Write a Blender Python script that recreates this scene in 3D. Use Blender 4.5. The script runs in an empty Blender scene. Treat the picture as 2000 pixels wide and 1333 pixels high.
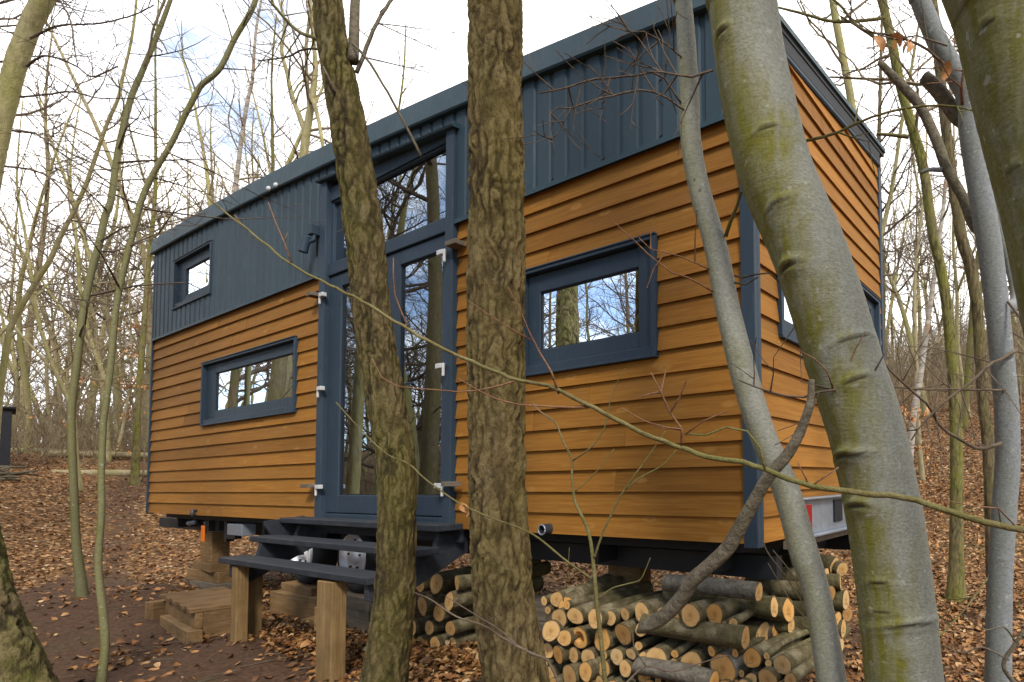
import bpy, bmesh, math, random
import numpy as np
from mathutils import Vector, Matrix, noise as mnoise
scene = bpy.context.scene
COL = scene.collection
rad = math.radians

# ------------------------------------------------------------------ camera
S = 1.1
CAM = np.array([9.452, -2.300, .295]) * S
YAW, PITCH, ROLL = -.526, .044, -.013
FPX = 1113.08
PCX, PCY = 1454.5, 888.3
cy_, sy_ = math.cos(YAW), math.sin(YAW)
cp_, sp_ = math.cos(PITCH), math.sin(PITCH)
cr_, sr_ = math.cos(ROLL), math.sin(ROLL)
FV = np.array([sy_ * cp_, cy_ * cp_, sp_])
_rt = np.array([cy_, -sy_, 0.])
_up = np.cross(_rt, FV)
RV = cr_ * _rt + sr_ * _up
UV_ = -sr_ * _rt + cr_ * _up
camd = bpy.data.cameras.new('camera')
cam = bpy.data.objects.new('camera', camd)
COL.objects.link(cam)
M = Matrix.Identity(4)
for i in range(3):
    M[i][0], M[i][1], M[i][2], M[i][3] = RV[i], UV_[i], -FV[i], CAM[i]
cam.matrix_world = M
camd.sensor_width = 36.0
camd.lens = FPX / 2000.0 * 36.0
camd.shift_x = -(PCX - 1000.0) / 2000.0
camd.shift_y = (PCY - 666.5) / 2000.0
camd.clip_start = 0.05
camd.clip_end = 800.0
scene.camera = cam

# ------------------------------------------------------------------ sky, sun, exposure
SUN_EL, SUN_AZ = rad(42), rad(128)          # azimuth measured from +y towards +x
w = bpy.data.worlds.new('World')
scene.world = w
w.use_nodes = True
wn = w.node_tree
wn.nodes.clear()
w_out = wn.nodes.new('ShaderNodeOutputWorld')
w_bg = wn.nodes.new('ShaderNodeBackground')
w_bg.inputs['Strength'].default_value = 0.14
w_sky = wn.nodes.new('ShaderNodeTexSky')
w_sky.sky_type = 'NISHITA'
w_sky.sun_disc = False
w_sky.sun_elevation = SUN_EL
w_sky.sun_rotation = SUN_AZ
w_sky.ozone_density = 3.0
w_sky.dust_density = 0.4
w_tc = wn.nodes.new('ShaderNodeTexCoord')
w_map = wn.nodes.new('ShaderNodeMapping')
w_map.inputs['Scale'].default_value = (1.6, 1.6, 2.6)
w_map.inputs['Location'].default_value = (0.35, 0.1, 0.2)
w_n = wn.nodes.new('ShaderNodeTexNoise')
w_n.inputs['Scale'].default_value = 1.5
w_n.inputs['Detail'].default_value = 7
w_n.inputs['Roughness'].default_value = 0.58
w_r = wn.nodes.new('ShaderNodeValToRGB')
w_r.color_ramp.elements[0].position = 0.42
w_r.color_ramp.elements[0].color = (0.10, 0.10, 0.10, 1)
w_r.color_ramp.elements[1].position = 0.56
w_r.color_ramp.elements[1].color = (1, 1, 1, 1)
w_mix = wn.nodes.new('ShaderNodeMix')
w_mix.data_type = 'RGBA'
w_mix.inputs['B'].default_value = (9.6, 9.45, 9.3, 1)
wn.links.new(w_tc.outputs['Generated'], w_map.inputs['Vector'])
wn.links.new(w_map.outputs['Vector'], w_n.inputs['Vector'])
w_dot = wn.nodes.new('ShaderNodeVectorMath'); w_dot.operation = 'DOT_PRODUCT'
w_dot.inputs[1].default_value = (-0.03, 0.25, 0.08)
w_add = wn.nodes.new('ShaderNodeMath'); w_add.operation = 'ADD'
wn.links.new(w_tc.outputs['Generated'], w_dot.inputs[0])
wn.links.new(w_dot.outputs['Value'], w_add.inputs[0])
wn.links.new(w_n.outputs['Fac'], w_add.inputs[1])
wn.links.new(w_add.outputs[0], w_r.inputs['Fac'])
wn.links.new(w_r.outputs['Color'], w_mix.inputs['Factor'])
wn.links.new(w_sky.outputs['Color'], w_mix.inputs['A'])
wn.links.new(w_mix.outputs['Result'], w_bg.inputs['Color'])
wn.links.new(w_bg.outputs['Background'], w_out.inputs['Surface'])

sd = bpy.data.lights.new('sun', 'SUN')
sd.energy = 1.9
sd.angle = rad(11)
sd.color = (1.0, 0.95, 0.87)
sun = bpy.data.objects.new('sun', sd)
COL.objects.link(sun)
sdir = Vector((math.sin(SUN_AZ) * math.cos(SUN_EL), math.cos(SUN_AZ) * math.cos(SUN_EL), math.sin(SUN_EL)))
sun.rotation_euler = sdir.to_track_quat('Z', 'Y').to_euler()
sun.location = (14, -10, 18)

scene.view_settings.view_transform = 'Standard'
scene.view_settings.look = 'None'
scene.view_settings.exposure = 1.06
scene.view_settings.gamma = 1.0
scene.cycles.max_bounces = 6
scene.cycles.transparent_max_bounces = 12

# ------------------------------------------------------------------ rays through the photograph's pixels (used to measure where things stand)
def ray(px, py):
    return (px - PCX) / FPX * RV - (py - PCY) / FPX * UV_ + FV
def at(px, py, depth):
    return CAM + ray(px, py) * depth
def on_y(px, py, y=0.0):
    d = ray(px, py)
    return CAM + d * ((y - CAM[1]) / d[1])
def depth_of(P):
    return float((np.asarray(P) - CAM) @ FV)

# ------------------------------------------------------------------ object helpers
def tag(o, label=None, cat=None, group=None, kind=None):
    if label: o['label'] = label
    if cat: o['category'] = cat
    if group: o['group'] = group
    if kind: o['kind'] = kind
    return o
def empty(name, loc=(0, 0, 0), label=None, cat=None, group=None, rz=0.0):
    o = bpy.data.objects.new(name, None)
    o.empty_display_size = 0.2
    o.location = loc
    o.rotation_euler = (0, 0, rz)
    COL.objects.link(o)
    return tag(o, label, cat, group)

class MB:
    """collects geometry in world coordinates and links it as ONE mesh object"""
    def __init__(s):
        s.v = []; s.f = []; s.ht = []; s.mi = []
    def add(s, verts, faces, ht=0.5, mi=0):
        n = len(s.v)
        s.v.extend([tuple(map(float, p)) for p in verts])
        if isinstance(ht, (int, float)):
            s.ht.extend([float(ht)] * len(verts))
        else:
            s.ht.extend([float(h) for h in ht])
        for f in faces:
            s.f.append([i + n for i in f])
            s.mi.append(mi)
    def box(s, a, b, ht=0.5, mi=0, m=None):
        x0, y0, z0 = [min(p, q) for p, q in zip(a, b)]
        x1, y1, z1 = [max(p, q) for p, q in zip(a, b)]
        vs = [(x0, y0, z0), (x1, y0, z0), (x1, y1, z0), (x0, y1, z0), (x0, y0, z1), (x1, y0, z1), (x1, y1, z1), (x0, y1, z1)]
        fs = [(0, 3, 2, 1), (4, 5, 6, 7), (0, 1, 5, 4), (1, 2, 6, 5), (2, 3, 7, 6), (3, 0, 4, 7)]
        if m:
            vs = [m(*v) for v in vs]
        s.add(vs, fs, ht, mi)
    def prism(s, poly, fn, a, b, ht=0.5, mi=0):
        """poly: list of 2-D points, fn(p, t) -> xyz, extruded between t=a and t=b"""
        n = len(poly)
        vs = [fn(p, a) for p in poly] + [fn(p, b) for p in poly]
        fs = [list(range(n))[::-1], list(range(n, 2 * n))]
        for i in range(n):
            j = (i + 1) % n
            fs.append((i, j, n + j, n + i))
        s.add(vs, fs, ht, mi)
    def tube(s, pts, radii, n=6, ht=0.5, cap=True, mi=0):
        pts = [np.asarray(p, float) for p in pts]
        m = len(pts)
        ref = None
        vs = []
        for i in range(m):
            t = pts[min(i + 1, m - 1)] - pts[max(i - 1, 0)]
            t = t / (np.linalg.norm(t) + 1e-9)
            if ref is None:
                a = np.array([1., 0, 0]) if abs(t[0]) < .8 else np.array([0, 1., 0])
                ref = a - t * (a @ t)
            else:
                ref = ref - t * (ref @ t)
            ref = ref / (np.linalg.norm(ref) + 1e-9)
            bi = np.cross(t, ref)
            r = radii[i] if hasattr(radii, '__len__') else radii
            for k in range(n):
                a = 2 * math.pi * k / n
                vs.append(pts[i] + r * (math.cos(a) * ref + math.sin(a) * bi))
        fs = []
        for i in range(m - 1):
            for k in range(n):
                k2 = (k + 1) % n
                fs.append((i * n + k, i * n + k2, (i + 1) * n + k2, (i + 1) * n + k))
        if cap:
            fs.append(list(range(n))[::-1])
            fs.append([(m - 1) * n + k for k in range(n)])
        s.add(vs, fs, ht, mi)
    def build(s, name, mats, parent=None, origin=None, smooth=False, bevel=0.0, fixn=False):
        me = bpy.data.meshes.new(name)
        o3 = np.zeros(3)
        if parent is not None:
            o3 = np.array(WORLD_ORIGIN[parent.name])
        if origin is not None:
            o3 = np.array(origin, float)
        vv = np.array(s.v) - o3
        me.from_pydata(vv.tolist(), [], s.f)
        at_ = me.attributes.new('ht', 'FLOAT', 'POINT')
        at_.data.foreach_set('value', np.array(s.ht, dtype=np.float32))
        if not isinstance(mats, (list, tuple)):
            mats = [mats]
        for m in mats:
            me.materials.append(m)
        if len(mats) > 1:
            me.polygons.foreach_set('material_index', np.array(s.mi, dtype=np.int32))
        if smooth:
            me.polygons.foreach_set('use_smooth', np.ones(len(me.polygons), dtype=bool))
        if fixn:
            bm = bmesh.new(); bm.from_mesh(me)
            bmesh.ops.recalc_face_normals(bm, faces=bm.faces)
            bm.to_mesh(me); bm.free()
        me.update()
        ob = bpy.data.objects.new(name, me)
        COL.objects.link(ob)
        if parent is not None:
            ob.parent = parent
        elif origin is not None:
            ob.location = origin
        WORLD_ORIGIN[ob.name] = tuple(o3)
        if bevel > 0:
            md = ob.modifiers.new('bevel', 'BEVEL')
            md.width = bevel; md.segments = 2; md.limit_method = 'ANGLE'
        return ob
WORLD_ORIGIN = {}
def thing(name, loc, label, cat, group=None):
    o = empty(name, tuple(float(c) for c in loc), label, cat, group)
    WORLD_ORIGIN[o.name] = tuple(float(c) for c in loc)
    return o

# ------------------------------------------------------------------ material helpers
class NT:
    def __init__(s, name):
        s.m = bpy.data.materials.new(name)
        s.m.use_nodes = True
        s.t = s.m.node_tree
        s.b = s.t.nodes['Principled BSDF']
        s.out = s.t.nodes['Material Output']
        s.tc = s.t.nodes.new('ShaderNodeTexCoord')
    def n(s, typ, **kw):
        nd = s.t.nodes.new('ShaderNode' + typ)
        for k, v in kw.items():
            if k in nd.inputs.keys():
                s.set(nd.inputs[k], v)
            else:
                setattr(nd, k, v)
        return nd
    def set(s, sock, v):
        if isinstance(v, bpy.types.NodeSocket):
            s.t.links.new(v, sock)
        else:
            sock.default_value = v
    def vec(s, scale=(1, 1, 1), src='Object', loc=(0, 0, 0), rot=(0, 0, 0)):
        mp = s.n('Mapping')
        s.t.links.new(s.tc.outputs[src], mp.inputs['Vector'])
        mp.inputs['Scale'].default_value = scale
        mp.inputs['Location'].default_value = loc
        mp.inputs['Rotation'].default_value = rot
        return mp.outputs['Vector']
    def noise(s, v, scale, detail=4, rough=.55, dist=0.0):
        nd = s.n('TexNoise')
        s.t.links.new(v, nd.inputs['Vector'])
        nd.inputs['Scale'].default_value = scale
        nd.inputs['Detail'].default_value = detail
        nd.inputs['Roughness'].default_value = rough
        nd.inputs['Distortion'].default_value = dist
        return nd.outputs['Fac']
    def voro(s, v, scale, feature='F1', out='Distance', rnd=1.0):
        nd = s.n('TexVoronoi')
        nd.feature = feature
        s.t.links.new(v, nd.inputs['Vector'])
        nd.inputs['Scale'].default_value = scale
        nd.inputs['Randomness'].default_value = rnd
        return nd.outputs[out]
    def attr(s, name):
        nd = s.n('Attribute'); nd.attribute_name = name
        return nd.outputs['Fac']
    def ramp(s, fac, stops):
        nd = s.n('ValToRGB')
        cr = nd.color_ramp
        while len(cr.elements) < len(stops):
            cr.elements.new(0.5)
        for e, (p, c) in zip(cr.elements, stops):
            e.position = p
            e.color = (c, c, c, 1) if isinstance(c, (int, float)) else (*c, 1)
        s.t.links.new(fac, nd.inputs['Fac'])
        return nd.outputs['Color']
    def mix(s, fac, a, b, mode='MIX'):
        nd = s.n('Mix'); nd.data_type = 'RGBA'; nd.blend_type = mode
        s.set(nd.inputs['Factor'], fac)
        for key, v in (('A', a), ('B', b)):
            sock = nd.inputs[key] if False else [i for i in nd.inputs if i.name == key and i.type == 'RGBA'][0]
            if isinstance(v, tuple):
                sock.default_value = (*v, 1) if len(v) == 3 else v
            else:
                s.t.links.new(v, sock)
        return [o for o in nd.outputs if o.type == 'RGBA'][0]
    def math(s, op, a, b=0.0, clamp=False):
        nd = s.n('Math'); nd.operation = op; nd.use_clamp = clamp
        s.set(nd.inputs[0], a); s.set(nd.inputs[1], b)
        return nd.outputs[0]
    def bump(s, h, strength=.5, dist=.01):
        nd = s.n('Bump')
        nd.inputs['Strength'].default_value = strength
        nd.inputs['Distance'].default_value = dist
        s.t.links.new(h, nd.inputs['Height'])
        s.t.links.new(nd.outputs['Normal'], s.b.inputs['Normal'])
    def done(s, col=None, rough=.8, spec=.3, metal=0.0):
        if col is not None:
            s.set(s.b.inputs['Base Color'], (*col, 1) if isinstance(col, tuple) and len(col) == 3 else col)
        s.set(s.b.inputs['Roughness'], rough)
        s.set(s.b.inputs['Specular IOR Level'], spec)
        s.set(s.b.inputs['Metallic'], metal)
        return s.m

def plain(name, col, rough=.6, spec=.4, metal=0.0, var=.15, scale=9.0, bump=.1):
    k = NT(name)
    v = k.vec()
    f = k.noise(v, scale, 5, .6)
    d = tuple(c * (1 - var) for c in col); e = tuple(min(1, c * (1 + var)) for c in col)
    c = k.ramp(f, [(.3, d), (.7, e)])
    if bump:
        k.bump(k.noise(v, scale * 14, 3, .6), bump, .004)
    return k.done(c, rough, spec, metal)

def make_wood_clad():
    k = NT('stained_pine_cladding')
    at_ = k.attr('ht')
    comb = k.n('CombineXYZ'); k.set(comb.inputs[0], k.math('MULTIPLY', at_, 37.0)); k.set(comb.inputs[2], k.math('MULTIPLY', at_, 11.0))
    add = k.n('VectorMath'); add.operation = 'ADD'
    k.t.links.new(k.tc.outputs['Object'], add.inputs[0]); k.t.links.new(comb.outputs[0], add.inputs[1])
    def mp(sc):
        m = k.n('Mapping'); k.t.links.new(add.outputs[0], m.inputs['Vector']); m.inputs['Scale'].default_value = sc
        return m.outputs['Vector']
    grain = k.noise(mp((1.1, 1.1, 34)), 2.2, 6, .65, 1.2)
    fine = k.noise(mp((2.5, 2.5, 160)), 2.0, 3, .6)
    big = k.noise(mp((.7, .7, 2.2)), 1.4, 4, .6)
    col = k.ramp(grain, [(.22, (.165, .066, .009)), (.5, (.25, .107, .0175)), (.8, (.345, .168, .032))])
    tone = k.ramp(at_, [(0, (.74, .72, .70)), (.5, (1, 1, 1)), (1, (1.20, 1.18, 1.12))])
    col = k.mix(1.0, col, tone, 'MULTIPLY')
    col = k.mix(k.math('MULTIPLY', k.ramp(fine, [(.35, 1.0), (.6, 0.0)]), .22), col, (.24, .095, .018))
    # weathered greyer patches
    col = k.mix(k.math('MULTIPLY', k.ramp(big, [(.5, 0.0), (.72, 1.0)]), .38), col, (.205, .105, .030))
    # knots
    kn = k.voro(mp((2.6, 2.6, 7.0)), 1.0)
    ring = k.ramp(kn, [(0.0, 1.0), (.10, .8), (.16, 0.0)])
    col = k.mix(k.math('MULTIPLY', ring, .6), col, (.37, .185, .045))
    core = k.ramp(kn, [(0.0, 1.0), (.045, .6), (.06, 0.0)])
    col = k.mix(k.math('MULTIPLY', core, .75), col, (.20, .085, .025))
    # dark checks (splits) along the grain
    ck = k.noise(mp((1.3, 1.3, 60)), 2.4, 2, .5, .4)
    col = k.mix(k.ramp(ck, [(.20, .8), (.245, 0.0)]), col, (.10, .045, .015))
    k.bump(k.math('ADD', grain, k.math('MULTIPLY', fine, .5)), .25, .004)
    return k.done(col, .68, .12)

def make_timber(name, a, b, c, gs=(26, 26, 1.2), rough=.8):
    """sawn or weathered timber; grain stretched along one axis"""
    k = NT(name)
    v = k.vec(gs)
    g = k.noise(v, 1.6, 6, .65, .8)
    big = k.noise(k.vec((2, 2, 2)), 2.0, 4, .6)
    col = k.ramp(g, [(.25, a), (.5, b), (.75, c)])
    col = k.mix(k.math('MULTIPLY', k.ramp(big, [(.45, 0.0), (.7, 1.0)]), .55), col, tuple(x * .55 for x in a))
    k.bump(g, .35, .006)
    return k.done(col, rough, .2)

def make_oak(name='furrowed_bark', moss=.36, brown=(.195, .136, .056), dark=(.046, .031, .013), green=(.150, .132, .018)):
    k = NT(name)
    h = k.attr('ht')
    v = k.vec((1, 1, .35))
    n1 = k.noise(v, 26, 5, .65)
    n2 = k.noise(k.vec((1, 1, .6)), 3.2, 5, .6)
    n3 = k.noise(k.vec((1, 1, .55)), 120, 6, .75)
    base = k.ramp(n1, [(.3, tuple(x * .6 for x in brown)), (.55, brown), (.75, tuple(x * 1.55 for x in brown))])
    mo = k.math('MULTIPLY', k.ramp(n2, [(.40, 0.0), (.60, 1.0)]), moss)
    base = k.mix(mo, base, green)
    base = k.mix(k.math('MULTIPLY', k.ramp(k.noise(k.vec((1, 1, .5)), 9, 5, .65), [(.55, 0.0), (.72, 1.0)]), .5), base, (.21, .17, .10))
    base = k.mix(k.math('MULTIPLY', k.ramp(n3, [(.38, 1.0), (.52, 0.0)]), .6), base, dark)
    col = k.mix(k.ramp(h, [(.16, 0.0), (.58, .85), (.95, 1.0)]), dark, base)
    col = k.mix(k.math('MULTIPLY', k.ramp(h, [(.7, 0.0), (1.0, 1.0)]), .35), col, (.30, .235, .11))
    base_ = None
    k.bump(k.math('ADD', k.math('MULTIPLY', n1, .8), k.math('MULTIPLY', n3, 1.1)), 1.0, .018)
    return k.done(col, .92, .12)

def make_beech(name, grey=(.21, .21, .18), green=(.150, .150, .022), amount=.95, wr=1.0):
    k = NT(name)
    h = k.attr('ht')
    n_b = k.noise(k.vec((1, 1, .45)), 5.0, 6, .66, .6)
    n_s = k.noise(k.vec((1, 1, 1.8)), 75, 6, .78)
    wr_ = k.noise(k.vec((2.2, 2.2, 24)), 4.0, 5, .65, .5)
    vst = k.noise(k.vec((30, 30, 2.0)), 1.2, 4, .65)
    col = k.ramp(n_s, [(.30, tuple(x * .58 for x in grey)), (.5, grey), (.68, tuple(min(1, x * 1.32) for x in grey))])
    # algae grows on the left-facing, damp side and in patches
    sep = k.n('SeparateXYZ'); g = k.n('NewGeometry'); k.t.links.new(g.outputs['Normal'], sep.inputs[0])
    side = k.math('ADD', k.math('ADD', k.math('MULTIPLY', sep.outputs[0], -.43), k.math('MULTIPLY', sep.outputs[1], -.25)), .5)
    fac = k.math('MULTIPLY', k.ramp(k.math('ADD', n_b, k.math('MULTIPLY', k.math('SUBTRACT', side, .5), .42)), [(.40, 0.0), (.60, 1.0)]), amount, True)
    fac = k.math('MULTIPLY', fac, k.ramp(vst, [(.3, .45), (.6, 1.0)]))
    col = k.mix(fac, col, k.ramp(n_s, [(.3, tuple(x * .7 for x in green)), (.7, tuple(x * 1.25 for x in green))]))
    col = k.mix(k.math('MULTIPLY', k.ramp(wr_, [(.28, 1.0), (.38, 0.0)]), .20 * wr), col, (.07, .065, .04))
    lichen = k.noise(k.vec(), 34, 2, .5)
    col = k.mix(k.math('MULTIPLY', k.ramp(lichen, [(.66, 0.0), (.72, 1.0)]), .35), col, (.42, .43, .38))
    col = k.mix(k.ramp(h, [(0.0, .85), (.42, 0.0)]), col, (.035, .03, .017))
    k.bump(k.math('ADD', k.math('MULTIPLY', wr_, .45), k.math('MULTIPLY', n_s, .9)), .5, .007)
    return k.done(col, .86, .18)

def make_bark(name, a, b, c, green=None, amt=.4, zs=.3, sc=22):
    k = NT(name)
    n1 = k.noise(k.vec((1, 1, zs)), sc, 5, .65)
    n2 = k.noise(k.vec((1, 1, .4)), 2.2, 5, .6)
    col = k.ramp(n1, [(.28, a), (.5, b), (.75, c)])
    if green:
        col = k.mix(k.math('MULTIPLY', k.ramp(n2, [(.38, 0.0), (.62, 1.0)]), amt), col, green)
    k.bump(k.math('ADD', n1, k.math('MULTIPLY', k.noise(k.vec(), 70, 4, .7), .6)), .9, .016)
    return k.done(col, .9, .12)

def make_birch():
    k = NT('birch_bark')
    n1 = k.noise(k.vec((1.2, 1.2, 7)), 3.0, 5, .65)
    n2 = k.noise(k.vec((1, 1, .8)), 4.0, 5, .6)
    col = k.ramp(n1, [(.3, (.05, .04, .032)), (.42, (.22, .185, .14)), (.62, (.38, .34, .28))])
    col = k.mix(k.ramp(n2, [(.52, 0.0), (.62, .8)]), col, (.24, .13, .06))
    k.bump(n1, .5, .01)
    return k.done(col, .8, .2)

def make_metal(name, col, rough=.42):
    k = NT(name)
    n1 = k.noise(k.vec((1, 1, .35)), 2.6, 5, .6)
    n2 = k.noise(k.vec((3, 3, .6)), 9, 5, .7)
    c = k.ramp(n1, [(.3, tuple(x * .88 for x in col)), (.7, tuple(x * 1.12 for x in col))])
    c = k.mix(k.math('MULTIPLY', k.ramp(n2, [(.56, 0.0), (.75, 1.0)]), .10), c, (.22, .23, .20))
    k.bump(k.noise(k.vec(), 160, 2, .5), .04, .002)
    return k.done(c, k.ramp(n2, [(.3, rough - .06), (.7, rough + .12)]), .2)

def make_painted(name, col):
    """dark stain on timber treads, worn on the nosing"""
    k = NT(name)
    n1 = k.noise(k.vec((2, 26, 26)), 1.4, 5, .65)
    n2 = k.noise(k.vec(), 6, 5, .65)
    c = k.ramp(n1, [(.3, tuple(x * .8 for x in col)), (.7, tuple(x * 1.25 for x in col))])
    c = k.mix(k.math('MULTIPLY', k.ramp(n2, [(.52, 0.0), (.75, 1.0)]), .35), c, (.10, .095, .085))
    k.bump(n1, .25, .004)
    return k.done(c, .6, .3)

def make_endgrain():
    k = NT('log_end_grain')
    rr = k.attr('ht')                       # 0 in the heart, 1 at the bark
    v = k.vec()
    wob = k.noise(v, 18, 4, .6)
    ringf = k.math('SINE', k.math('ADD', k.math('MULTIPLY', rr, 52.0), k.math('MULTIPLY', wob, 7.0)))
    oi = k.n('ObjectInfo')
    col = k.ramp(rr, [(0.0, (.40, .20, .065)), (.35, (.60, .37, .14)), (.8, (.66, .43, .18)), (.93, (.56, .36, .16)), (1.0, (.11, .075, .04))])
    tone = k.ramp(oi.outputs['Random'], [(0, (.52, .44, .36)), (.3, (.85, .80, .74)), (.55, (1.04, 1.0, .96)), (.78, (.92, .74, .50)), (1, (.80, .84, .92))])
    col = k.mix(1.0, col, tone, 'MULTIPLY')
    col = k.mix(k.math('MULTIPLY', k.ramp(ringf, [(.4, 0.0), (1.0, 1.0)]), .30), col, (.27, .125, .035))
    big = k.noise(v, 14, 4, .65)
    col = k.mix(k.math('MULTIPLY', k.ramp(big, [(.55, 0.0), (.75, 1.0)]), .5), col, (.34, .20, .09))
    crk = k.voro(v, 26, 'DISTANCE_TO_EDGE')
    col = k.mix(k.math('MULTIPLY', k.ramp(crk, [(0.0, 1.0), (.05, 0.0)]), k.ramp(k.noise(v, 9, 3, .6), [(.46, 0.0), (.6, .8)])), col, (.09, .05, .02))
    saw = k.noise(k.vec((90, 90, 12), rot=(0, 0, .6)), 1.5, 3, .6)
    k.bump(k.math('ADD', saw, k.math('MULTIPLY', ringf, .3)), .35, .003)
    return k.done(col, .85, .15)

def make_leaf(name, stops, trans=.15):
    k = NT(name)
    h = k.attr('ht')
    col = k.ramp(h, stops)
    v = k.noise(k.vec(), 60, 3, .6)
    col = k.mix(k.math('MULTIPLY', k.ramp(v, [(.4, 1.0), (.6, 0.0)]), .35), col, (.09, .05, .025))
    m = k.done(col, .62, .3)
    return m

def make_glass():
    k = NT('window_glass')
    k.t.nodes.remove(k.b)
    fr = k.n('Fresnel'); fr.inputs['IOR'].default_value = 1.55
    f = k.math('ADD', k.math('MULTIPLY', fr.outputs[0], 2.0), .20, True)
    tr = k.n('BsdfTransparent'); tr.inputs['Color'].default_value = (.62, .66, .66, 1)
    gl = k.n('BsdfGlossy'); gl.inputs['Roughness'].default_value = .002
    gl.inputs['Color'].default_value = (.80, .90, 1.0, 1)
    # float glass is never quite flat
    nb = k.n('Bump'); nb.inputs['Strength'].default_value = .05; nb.inputs['Distance'].default_value = .01
    k.t.links.new(k.noise(k.vec(), 2.2, 2, .5), nb.inputs['Height'])
    k.t.links.new(nb.outputs['Normal'], gl.inputs['Normal'])
    mx = k.n('MixShader')
    k.t.links.new(f, mx.inputs[0]); k.t.links.new(tr.outputs[0], mx.inputs[1]); k.t.links.new(gl.outputs[0], mx.inputs[2])
    k.t.links.new(mx.outputs[0], k.out.inputs['Surface'])
    return k.m

def make_ground():
    k = NT('forest_floor')
    v = k.vec()
    path = k.attr('ht')                     # 1 on the trodden earth
    n1 = k.noise(v, 1.3, 6, .65)
    n2 = k.noise(v, 30, 6, .7)
    n3 = k.noise(v, 7, 6, .7)
    soil = k.ramp(n2, [(.25, (.033, .0165, .009)), (.5, (.076, .040, .022)), (.75, (.132, .076, .042))])
    soil = k.mix(k.math('MULTIPLY', k.ramp(n3, [(.5, 0.0), (.7, 1.0)]), .5), soil, (.048, .032, .022))
    cell = k.voro(v, 16, 'F1', 'Color')
    sepc = k.n('SeparateColor'); k.t.links.new(cell, sepc.inputs[0])
    lit = k.ramp(sepc.outputs[0], [(0, (.065, .030, .011)), (.35, (.19, .083, .025)), (.65, (.29, .14, .048)), (.9, (.40, .24, .11)), (1, (.48, .34, .19))])
    lit = k.mix(k.ramp(k.voro(v, 16), [(.25, 0.0), (.55, .75)]), lit, (.045, .026, .014))
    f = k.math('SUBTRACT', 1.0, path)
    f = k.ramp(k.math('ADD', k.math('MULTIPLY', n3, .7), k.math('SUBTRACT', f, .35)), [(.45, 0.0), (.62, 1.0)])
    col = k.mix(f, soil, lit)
    gn = k.noise(v, .8, 5, .6)
    col = k.mix(k.math('MULTIPLY', k.ramp(gn, [(.58, 0.0), (.68, 1.0)]), .25), col, (.06, .065, .018))
    k.bump(k.math('ADD', n2, k.math('MULTIPLY', k.voro(v, 16), .7)), .8, .03)
    return k.done(col, .93, .15)

M_ = {}
M_['clad'] = make_wood_clad()
M_['metal'] = make_metal('anthracite_sheet', (.029, .048, .060), .55)
M_['frame'] = make_metal('anthracite_frame', (.027, .042, .058), .55)
M_['fascia'] = make_metal('anthracite_fascia', (.029, .054, .066), .5)
M_['black'] = plain('black_underside', (.012, .013, .015), .6, .3)
M_['chassis'] = plain('dark_chassis', (.014, .014, .015), .55, .4)
M_['glass'] = make_glass()
M_['white'] = plain('white_plastic', (.47, .465, .44), .4, .5, var=.06)
M_['galv'] = plain('galvanised_steel', (.27, .30, .335), .42, .5, .55, var=.12, scale=20)
M_['silver'] = plain('silver_wheel', (.58, .58, .58), .4, .5, .2, var=.1)
M_['rubber'] = plain('tyre_rubber', (.022, .022, .022), .85, .2)
M_['red'] = plain('red_reflector', (.24, .010, .014), .25, .5, var=.05, bump=0)
M_['orange'] = plain('orange_reflector', (.75, .16, .01), .3, .5, var=.05, bump=0)
M_['steps'] = make_painted('dark_stained_timber', (.019, .022, .027))
M_['sawn'] = make_timber('sawn_post_timber', (.12, .068, .023), (.195, .118, .045), (.28, .18, .08), (30, 30, 1.3))
M_['sawnx'] = make_timber('sawn_board_timber', (.12, .066, .025), (.20, .118, .048), (.29, .185, .085), (1.3, 30, 30))
M_['sawny'] = make_timber('weathered_board_timber', (.085, .046, .018), (.155, .088, .036), (.25, .155, .072), (30, 1.3, 30))
M_['greytim'] = make_timber('grey_old_timber', (.085, .066, .045), (.15, .12, .085), (.22, .18, .13), (2, 26, 26))
M_['intwood'] = make_timber('indoor_pine', (.20, .095, .03), (.30, .15, .05), (.38, .20, .07), (2, 2, 22), .6)
M_['dark_int'] = plain('dark_indoor', (.02, .021, .024), .6, .3)
M_['linen'] = plain('pale_linen', (.45, .44, .42), .9, .1)
M_['orangewood'] = plain('orange_ply', (.62, .22, .04), .6, .3)
M_['oak'] = make_oak()
M_['oak_moss'] = make_oak('mossy_bark', .75, (.24, .18, .085), (.024, .018, .009), (.125, .135, .014))
M_['flaky'] = make_oak('flaking_bark', .6, (.145, .102, .046), (.034, .025, .011), (.120, .112, .013))
M_['beech'] = make_beech('beech_bark', (.225, .22, .172), (.145, .130, .012))
M_['beech_dark'] = make_beech('dark_beech_bark', (.20, .195, .155), (.115, .106, .014))
M_['beech_thin'] = make_beech('young_beech_bark', (.245, .24, .195), (.17, .16, .04), .5, .7)
M_['beech_grey'] = make_beech('grey_beech_bark', (.185, .19, .185), (.12, .12, .055), .35, .6)
M_['sap'] = make_beech('sapling_bark', (.175, .16, .075), (.125, .120, .018), .9, .5)
M_['ridged'] = make_oak('ridged_mossy_bark', .85, (.24, .195, .095), (.07, .058, .025), (.21, .21, .03))
M_['brownbark'] = make_oak('brown_ridged_bark', .5, (.20, .148, .085), (.055, .042, .024), (.16, .15, .04))
M_['farbark'] = make_bark('woodland_bark', (.16, .133, .068), (.29, .245, .13), (.40, .35, .205), (.235, .215, .06), .7)
M_['farbark2'] = make_bark('tan_woodland_bark', (.18, .14, .078), (.32, .255, .145), (.43, .355, .22), (.17, .16, .06), .5)
M_['birch'] = make_birch()
M_['twig'] = make_bark('brown_twigs', (.065, .046, .032), (.115, .084, .057), (.17, .13, .09), None, 0, 1, 12)
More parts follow.
